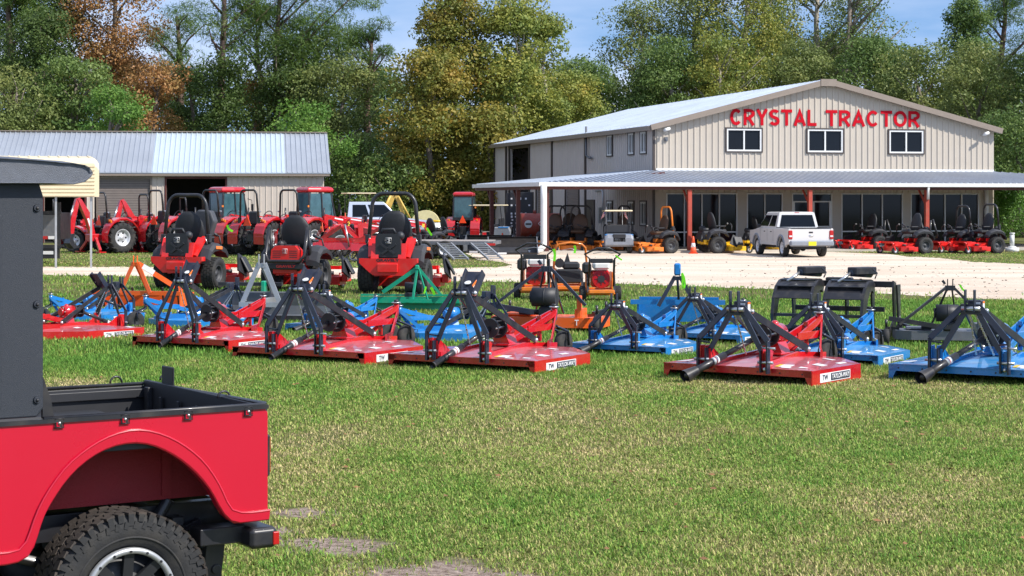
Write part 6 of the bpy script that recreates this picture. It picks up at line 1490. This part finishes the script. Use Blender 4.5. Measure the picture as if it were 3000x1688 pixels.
# orange landscape tools
def g(m):
    m.mt(ORANGE); m.box((0, 0, .42), (2.4, .12, .10)); m.box((0, .45, .36), (2.4, .10, .10)); m.box((-.9, .2, .38), (.1, .5, .08)); m.box((.9, .2, .38), (.1, .5, .08)); m.box((0, .7, .2), (2.4, .03, .3)); m.box((-1.2, .3, .22), (.03, .9, .4)); m.box((1.2, .3, .22), (.03, .9, .4))
    for i in range(6): m.mt(BLK).bar((-1 + i * .4, .2, .55), (-1 + i * .4, .3, .05), .03, .06)
def g2(m): m.mt(ORANGE); aframe(m, .8, 1.18, -.1, .7, .03, .09, .42); m.bar((.05, 0, 1.15), (1.0, .5, .45), .04, .12); m.mt(DECW).bar((.18, -.03, 1.09), (.42, .10, .92), .045, .125)
implement('box_scraper', 'orange box scraper with tall orange hitch at the left behind the dark masts', 'implement', [('box_frame', g), ('hitch_frame', g2)], 400, 908, -12, .84)
# finishing mowers: round shielded gearbox, flat deck
def make_fin(cm, dm, title=None):
    T = thing('finishing_mower', 'x', 'finishing mower')
    m = MB().mt(dm); m.prism([(-1.0, 0), (-.7, -.1), (.7, -.1), (1.0, 0), (1.05, .6), (.6, .85), (-.6, .85), (-1.05, .6)], .08, .26, 'z'); m.box((-.55, .35, .29), (.5, .5, .05), ch=.02); m.box((.6, .2, .33), (.12, .5, .16)); m.box((.62, -.02, .45), (.08, .1, .40), ch=.01); m.build('deck', None, T)
    m = MB().mt(DPL); m.cyl((-.22, -.05, .62), (.22, -.05, .62), .17, n=22); m.cyl((-.26, -.05, .62), (-.22, -.05, .62), .10, n=16); m.cyl((.0, -.05, .62), (.02, -.05, .62), .178, n=22); m.box((.05, 0, .36), (.3, .3, .2), ch=.04); m.tube([(-.5, .1, .34), (.1, .1, .34)], .05, n=8); m.build('gearbox_shield', None, T)
    m = MB().mt(BLK if cm is BLK else NAVY); m.bar((-1.15, -.35, .52), (-.15, -.25, .36), .07, .09); m.bar((-.95, -.4, .40), (.0, -.1, 1.15), .05, .05); m.bar((.75, -.1, .48), (.10, -.1, 1.15), .05, .05); m.bar((.0, -.1, 1.12), (-.3, .5, .3), .03, .03); m.bar((.08, -.12, 1.15), (.22, .5, .3), .03, .03)
    for sx in (-1, 1): m.box((.05 + sx * .05, -.12, 1.18), (.02, .05, .24), ch=.005)
    m.box((.05, -.1, 1.12), (.2, .08, .1)); m.bar((-.1, -.12, 1.27), (-.05, -.12, 1.2), .05, .05); m.build('hitch_frame', None, T)
    for x, y in ((-1.2, -.4), (1.0, -.35), (-.9, 1.0), (.9, 1.0)):
        t = MB().mt(RUB); t.lathe([(-.05, .05), (-.06, .12), (-.04, .16), (.04, .16), (.06, .12), (.05, .05)], n=20); t.mt(DPL); t.lathe([(-.05, .055), (-.03, .0)], n=12); t.lathe([(.05, .055), (.03, .0)], n=12); o = t.build('gauge_wheel', None, T); o.location = (x, y, .16)
        m = MB().mt(BLK); m.bar((x, y, .34), (x * .8, y + (.3 if y < 0 else -.3), .30), .06, .05); m.bar((x + .07, y, .16), (x + .07, y, .36), .012, .04, up=(0, 1, 0)); m.cyl((x, y, .36), (x, y, .50), .025); m.build('wheel_arm', None, T)
    if title: text_part('lettering', title, .10, DECW, T, face_M((.72, -.075, .17), (1, .25, 0), (0, 0, 1)), bold=.01, wide=.34, ext=.002)
    return T
fo = make_fin(NAVY, ORANGE, 'TITAN'); gput(fo, 1598, 972, -14, .98, 'orange finishing mower with big black cylinder behind the central red cutter', 'finishing mowers')
fb = make_fin(BLK, GRYM); gput(fb, 2775, 1008, -10, .80, 'grey and black finishing mower behind the rightmost blue cutter', 'finishing mowers')
# blue box blade with tall blue frame
def g(m): m.mt(BLUE); m.box((0, .6, .30), (1.7, .035, .50)); m.box((-.85, .35, .28), (.035, .5, .46)); m.box((.85, .35, .28), (.035, .5, .46)); m.bar((-.85, .58, .56), (.85, .58, .56), .06, .05); m.bar((-1, .1, .5), (1, .1, .5), .1, .1)
def g2(m): m.mt(NAVY); aframe(m, .8, 1.05, -.1, .6, .03, .08, .42); m.mt(BLUE); m.box((0, -.05, 1.2), (.14, .1, .26), ch=.03)
implement('blade_implement', 'tall bright blue box blade behind the blue cutters', 'implement', [('blade_box', g), ('hitch_frame', g2)], 1985, 955, -8, .86)
rib_px([(1998, 802), (2000, 818), (1999, 836), (2004, 845), (2007, 832), (2004, 812), (1998, 800)], 33.0, 'neon green ribbon loop on the blue box blade mast', .035)
rib_px([(1248, 840), (1245, 852), (1243, 860)], 36.0, 'neon green ribbon on the green triangular hitch', .035)
rib_px([(1262, 842), (1268, 852), (1273, 864)], 36.1, 'neon green strip on the right leg of the green hitch', .05)
rib_px([(2812, 835), (2820, 848), (2826, 852)], 28.6, 'neon green ribbon tied to the finishing mower mast', .03)
# black grapple with two curved jaws
GP = thing('grapple_attachment', 'black root grapple with two curved upper jaws and hydraulic rams', 'grapple')
m = MB().mt(BLK); m.bar((-1.15, .5, 1.12), (1.15, .5, 1.12), .16, .12); m.box((0, .5, 1.20), (.55, .22, .10), ch=.02); m.bar((-1.15, .55, .12), (1.15, .55, .12), .12, .12); m.bar((-.95, .5, .6), (.95, .5, .6), .08, .10)
for x in (-1.0, -.45, .15, .7, 1.15): m.prism([(.62, .06), (.62, 1.15), (.42, 1.2), (.40, 1.0), (.46, .4), (.1, .18), (-.5, .12), (-.62, .20), (-.6, .06)], x - .018, x + .018, 'x')
m.prism([(.62, .06), (.62, 1.12), (.35, 1.12), (.40, .9), (.5, .3)], 1.22, 1.26, 'x'); m.build('lower_frame', None, GP)
for cx in (-.72, .36):
    m = MB().mt(BLK)
    arc = [(.40, 1.12), (.20, 1.22), (-.05, 1.20), (-.32, 1.08), (-.52, .84), (-.60, .52), (-.56, .22)]
    inner = [(.30, .94), (.14, 1.0), (-.02, .97), (-.16, .84), (-.26, .68), (-.36, .46), (-.52, .22)]
    for x in (-.40, .40): m.prism(arc + inner[::-1], cx + x - .03, cx + x + .03, 'x')
    for (a, b) in ((0, 1), (1, 2), (2, 3), (3, 4)): m.bar((cx, (arc[a][0] + arc[b][0]) / 2, (arc[a][1] + arc[b][1]) / 2), (cx, arc[b][0], arc[b][1]), .80, .02, up=(0, .4, 1))
    m.prism([(-.05, 1.18), (-.45, .92), (-.46, .86), (-.05, 1.12)], cx - .40, cx + .40, 'x'); m.bar((cx - .4, -.50, .50), (cx + .4, -.50, .50), .10, .06); m.bar((cx - .4, -.46, .26), (cx + .4, -.46, .26), .10, .05); m.build('upper_jaw', None, GP)
    m = MB().mt(NAVY); m.cyl((cx + .30, .5, 1.32), (cx + .02, .0, 1.36), .07, n=12); m.mt(STEEL).cyl((cx + .02, .0, 1.36), (cx - .18, -.25, 1.18), .03, n=10); m.mt(BLK); m.box((cx + .18, .28, 1.40), (.26, .62, .16), rz=-.5, ch=.02); m.tube([(cx + .40, .3, 1.44), (cx + .52, .2, 1.36), (cx + .5, .1, 1.26)], .014, n=6); m.build('hydraulic_ram', None, GP)
gput(GP, 2440, 992, -26, .80, 'black root grapple with two curved upper jaws and hydraulic rams')
# ================================================================ carport, dump trailer, flatbed, buckets, tank, stack
Cp = thing('metal_carport', 'cream ribbed metal carport roof on thin posts behind the black hardtop', 'carport')
d = 62.0; cp = pd(285, 745, d); Cp.location = (cp.x, d, 0); Cp.rotation_euler = (0, 0, R(15))
zt = CH + (H - 463) / F * d; zb = CH + (H - 577) / F * d; s_ = F / d
m = MB().mt(CREAM); Lc = 6.5; Dp = 5.0
for i in range(9):
    z = zb + (1.15 - .05) * i / 9
    m.bar((-Lc, -.045, z + .07), (-.08, -.045, z + .07), .05, .075)
m.box((-Lc / 2 - .05, .02, zb + .56), (Lc - .1, .03, 1.12))
secs = []
for x in (-Lc, -.12, -.02, .06):
    k = 0 if x < -.05 else (.06 if x < 0 else .16)
    secs.append([(x, -.02 + 0 * k, zb), (x, -.04, zb), (x, -.04, zb + 1.05 - k), (x, .35, zb + 1.32 - k * 1.2), (x, Dp / 2, zb + 1.42 - k), (x, Dp - .3, zb + 1.32 - k * 1.2), (x, Dp, zb + 1.05 - k), (x, Dp, zb), (x, Dp - .03, zb), (x, Dp - .03, zb + 1.0 - k), (x, Dp / 2, zb + 1.36 - k), (x, 0, zb + 1.0 - k)])
m.loft(secs, smooth=False)
for i in range(20): x = -Lc + i * .33; m.bar((x, .35, zb + 1.335), (x, Dp / 2, zb + 1.435), .05, .02)
m.build('roof', None, Cp)
for x in (-.2, -1.35):
    for y in (.1,): m = MB().mt(LGRY); m.box((x, y, zb / 2), (.07, .07, zb)); m.build('post', None, Cp)
DT = thing('dump_trailer', 'black dump trailer end with red and white reflector strip behind the hardtop', 'trailer')
m = MB().mt(BLK); m.box((-.9, .8, 1.35), (1.8, 1.6, .95)); m.box((-.02, -.02, 1.4), (.10, .08, 1.6)); m.box((-.9, -.03, 1.84), (1.9, .10, .10)); m.box((-.9, -.02, .62), (1.9, .1, .12)); m.box((-.9, .1, .40), (1.7, .2, .42)); m.mt(GRYM); m.box((-.95, -.045, 1.35), (1.55, .02, .80)); m.build('dump_bed', None, DT)
m = MB(); 
for i in range(6): m.mt(LENS if i % 2 else DECW); m.box((-.30 - i * .24, -.06, .94), (.22, .01, .11))
m.mt(DECW).box((-.42, -.015, .40), (.36, .02, .12)); m.build('reflector_strip', None, DT)
for y in (.6,): wheel(DT, (-1.9, 1.2, .35), .35, .2, .2, 'road', rimm=RIMW)
DT.location = pd(176, 765, 66.0); DT.location.z = 0
# flatbed trailer with two ramps
FT = thing('flatbed_trailer', 'low flatbed trailer with wooden deck and two ladder ramps down on the grass', 'trailer')
m = MB().mt(WOOD)
for i in range(9): m.box((-2.9 + i * .42 + .5, 1.0, .62), (.40, 1.9, .04))
m.build('deck_boards', None, FT)
m = MB().mt(GRYM); m.bar((-2.7, 0, .56), (1.3, 0, .56), .08, .12); m.bar((-2.7, 2.0, .56), (1.3, 2.0, .56), .08, .12); m.bar((1.3, 0, .56), (1.3, 2.0, .56), .1, .12); m.bar((-2.7, 0, .5), (-4.0, 1.0, .5), .08, .1); m.bar((-2.7, 2, .5), (-4.0, 1.0, .5), .08, .1); m.mt(LENS).box((1.3, -.06, .52), (.3, .02, .08)); m.build('frame', None, FT)
for x in (-1.1, -.35): wheel(FT, (x, 0, .33), .33, .2, .2, 'road', rimm=RIMW).rotation_euler = (0, 0, R(90)); wheel(FT, (x, 2.0, .33), .33, .2, .2, 'road', rimm=RIMW).rotation_euler = (0, 0, R(90))
for x in (-.3, .9):
    m = MB().mt(LGRY); a0, b0 = Vector((x - .35, 0, .56)), Vector((x + .55, -1.6, .04)); wv = Vector((.5, 0, 0))
    m.bar(a0, b0, .05, .07); m.bar(a0 + wv, b0 + wv, .05, .07)
    for i in range(9): p = a0.lerp(b0, (i + .5) / 9); m.bar(p, p + wv, .09, .03)
    m.build('ramp', None, FT)
FT.location = gp(1330, 762) + Vector((0, 1.2, 0)); FT.rotation_euler = (0, 0, R(-8)); FT.scale = (1.1,) * 3
# loader buckets
def make_bucket():
    T = thing('loader_bucket', 'x', 'bucket'); m = MB().mt(BLK)
    prof = [(0, 0), (.65, .02), (.68, .06), (.15, .08), (.06, .25), (.10, .55), (.20, .62), (0, .62), (-.02, .3)]
    m.prism(prof, -.85, .85, 'x'); m.mt(GRYM); m.prism([(0, 0), (.68, .04), (.2, .62), (0, .62)], -.87, -.84, 'x'); m.prism([(0, 0), (.68, .04), (.2, .62), (0, .62)], .84, .87, 'x')
    for i in range(5): m.mt(BLK).box((-.6 + .3 * i, -.03, .3), (.04, .06, .5))
    m.mt(DECW).box((.4, .70, .05), (.3, .01, .06)); m.build('shell', None, T); return T
bk = make_bucket(); gput(bk, 1440, 741, 160, 1.25, 'black loader bucket left, beside the ramps', 'loader buckets'); gput(bk, 1500, 745, 185, 1.2, 'dark grey loader bucket beside the white downspout', 'loader buckets', first=False)
# fuel tank on the porch
TK = thing('fuel_tank', 'red oxide fuel tank with round and diamond placards behind the white downspout', 'tank')
m = MB().mt(TANKR); m.loft([[(-1.05, .5 * math.cos(a), 1.0 + .6 * math.sin(a)) for a in [2 * math.pi * i / 20 for i in range(20)]], [(1.05, .5 * math.cos(a), 1.0 + .6 * math.sin(a)) for a in [2 * math.pi * i / 20 for i in range(20)]]]); m.box((-.7, 0, .22), (.1, .8, .44)); m.box((.7, 0, .22), (.1, .8, .44)); m.cyl((-.3, 0, 1.58), (-.3, 0, 1.75), .08); m.cyl((.5, 0, 1.58), (.5, 0, 1.9), .03); m.build('tank_shell', None, TK)
m = MB().mt(DECW); m.cyl((-.72, -.49, 1.05), (-.72, -.52, 1.05), .2, n=20); m.mt(DPL).box((-.72, -.525, 1.05), (.3, .01, .08)); m.mt(DECW); m.prism([(-.0, .85), (.22, 1.07), (0, 1.29), (-.22, 1.07)], -.53, -.50, 'y'); m.mt(FLAGR); m.prism([(-.0, .89), (.18, 1.07), (0, 1.25), (-.18, 1.07)], -.535, -.529, 'y'); m.mt(DECW); m.box((.72, -.51, 1.15), (.36, .02, .12)); m.build('placard', None, TK)
TK.location = gp(1583, 716); TK.rotation_euler = (0, 0, R(10)); TK.location.z = 0
# stacked boxes of drive shafts beside the oxide post
ST = thing('parts_rack', 'tall dark rack of parts boxes with white end labels behind the oxide post', 'rack'); m = MB().mt(DPL); m.box((0, .3, 1.35), (1.2, .6, 2.7), ch=.02); m.box((-.7, .3, 1.35), (.25, .5, 2.6)); m.build('rack_body', None, ST); rr_ = random.Random(4); m = MB().mt(DECW)
for i in range(11):
    for j in range(5):
        if rr_.random() < .8: z = .2 + i * .17 if i < 9 else 2.0 + (i - 9) * .35; m.box((-.5 + j * .24 + rr_.uniform(-.03, .03), -.005, z), (.09, .02, .07 + rr_.random() * .05))
m.build('end_labels', None, ST); ST.location = gp(1527, 712); ST.rotation_euler = (0, 0, R(-8))
# cones
def make_cone():
    T = thing('traffic_cone', 'x', 'cone'); m = MB().mt(CONE); m.box((0, 0, .02), (.38, .38, .04), ch=.01); m.cyl((0, 0, .04), (0, 0, .28), .14, .105, n=18); m.cyl((0, 0, .46), (0, 0, .75), .075, .03, n=18); m.build('cone_body', None, T); m = MB().mt(DECW); m.cyl((0, 0, .28), (0, 0, .46), .105, .075, n=18); m.build('reflective_collar', None, T); return T
cn = make_cone(); gput(cn, 2031, 744, 0, 1.0, 'orange traffic cone against the first red porch post', 'traffic cones'); gput(cn, 1472, 730, 0, 1.0, 'small orange cone above the black loader buckets', 'traffic cones', first=False)
# white capped pipe at the right
V_ = thing('vent_pipe', 'white capped pipe on a round base at the far right of the porch', 'pipe'); m = MB().mt(WTRIM); m.cyl((0, 0, 0), (0, 0, .18), .30, n=20); m.cyl((0, 0, .18), (0, 0, .24), .22, .16, n=20); m.cyl((0, 0, .24), (0, 0, .78), .10, n=16); m.cyl((0, 0, .78), (0, 0, .84), .12, n=16); m.build('pipe', None, V_); gput(V_, 2965, 738, 0, 1.0)
# things between the light truck and the building
YB = thing('yellow_excavator', 'yellow digger with its boom raised behind the light blue pickup', 'excavator')
m = MB().mt(BYEL); m.prism([(-1.2, 1.2), (-.8, 1.2), (.1, 3.15), (.35, 3.3), (.2, 3.5), (-.1, 3.4)], -.25, .25, 'y'); m.bar((-.35, 0, 2.2), (.05, 0, 3.25), .4, .26, up=(0, 1, 0)); m.prism([(.1, 3.3), (.35, 3.45), (1.05, 1.4), (.85, 1.3)], -.14, .14, 'y'); m.cyl((-.9, -.2, 1.6), (-.1, -.2, 3.2), .08); m.cyl((.45, -.2, 3.1), (1.3, -.2, 1.5), .07); m.build('boom', None, YB)
m = MB().mt(BYEL); m.box((-1.4, 0, 1.2), (2.2, 1.8, .9), ch=.08); m.mt(DPL); m.box((-1.4, 0, .45), (3.0, 2.0, .7), ch=.2); m.build('chassis', None, YB)
m = MB().mt(GLASS); m.box((-1.7, 0, 2.0), (1.1, 1.2, .9), ch=.06); m.build('cab', None, YB)
YB.location = pd(1150, 700, 108.0); YB.location.z = 0; YB.scale = (.80,) * 3
PT_ = thing('round_tank', 'pale yellow round plastic tank right of the light blue pickup', 'tank'); m = MB().mt(mat('pale_poly', (.62, .55, .28), .5)); m.cyl((0, -.5, .95), (0, .6, .95), .78, n=28); m.cyl((0, -.54, .95), (0, -.5, .95), .3, n=16); m.mt(BLK); m.box((0, .0, .12), (1.2, 1.0, .2)); m.build('tank_shell', None, PT_); PT_.location = pd(1247, 700, 100.0); PT_.location.z = 0
for px, lb, cm, hh in ((1280, 'white drum with yellow lid right of the round tank', WTRIM, .95), (1304, 'blue drum beside the white one', BLUEP, .95), (1322, 'second blue drum next to the red cab tractor', BLUEP, .9)):
    T = thing('barrel', lb, 'barrel', group='barrels by the building'); m = MB().mt(cm); m.lathe([(0.0, .001), (0.0, .30), (hh * .33, .31), (hh * .36, .33), (hh * .39, .31), (hh * .66, .31), (hh * .69, .33), (hh * .72, .31), (hh, .30), (hh, .001)], ax='z', n=20); m.build('drum', None, T)
    if cm is WTRIM: m = MB().mt(YELL); m.cyl((0, 0, hh), (0, 0, hh + .1), .31, n=18); m.build('lid', None, T)
    T.location = pd(px, 700, 98.0); T.location.z = 0; T.scale = (1.15,) * 3
PBm = thing('pallet_bench', 'dark low platform under the row of barrels', 'platform'); m = MB().mt(WOOD); 
for i in range(6): m.box((0, -.5 + i * .2, .62), (5.0, .17, .04))
for x in (-2.3, 0, 2.3): m.mt(BLK); m.box((x, -.45, .3), (.1, .1, .6)); m.box((x, .45, .3), (.1, .1, .6))
m.build('platform_boards', None, PBm); PBm.location = pd(1300, 700, 96.0); PBm.location.z = 0
# red implement row behind the mowers (tiller with tines)
def g(m):
    m.mt(RED); m.box((0, .1, .62), (1.9, .10, .12), ch=.02); m.prism([(-.35, .35), (.35, .35), (.25, .62), (-.3, .55)], -.9, .9, 'x') ; m.bar((-.8, -.2, .66), (.8, -.2, .66), .08, .08)
def g2(m): m.mt(RED); m.bar((-.7, -.1, .66), (0, -.3, 1.05), .05, .10); m.bar((.5, -.1, .62), (.05, -.3, 1.05), .05, .10); m.bar((0, -.3, 1.05), (.1, .2, .5), .05, .08); m.mt(STEEL).cyl((.1, -.3, 1.1), (.25, -.35, .45), .025)
def g3(m):
    for i in range(9):
        x = -.85 + i * .21; m.mt(GRYM if i % 2 else LGRY); m.tube([(x + .16 * math.cos(a), .16 * math.sin(a), .2 + .16 * math.sin(a) * .9) for a in [2 * math.pi * j / 12 for j in range(12)]], .02, n=5, closed=True)
tl_ = implement('rotary_tiller', 'red rotary tiller with grey tines between the middle and right mowers', 'tiller', [('hood', g), ('hitch_frame', g2), ('tines', g3)], 1010, 765, -12, 1.25, 'red tillers')
o = dup(tl_, gp(1120, 768), R(-8), 'red rotary tiller behind the mower with tall black arch', 1.2)
td = make_ztr(MRED, BLK, 'low', rops='none'); gput(td, 1300, 728, -60, 1.0, 'small red mower without roll bar behind the flatbed trailer')
gput(y1, 1262, 738, -50, 1.0, 'yellow mower beside the arch of the right red mower', 'yellow mowers by the trailer', first=False)
for o_ in (o,): o_['group'] = 'red tillers'
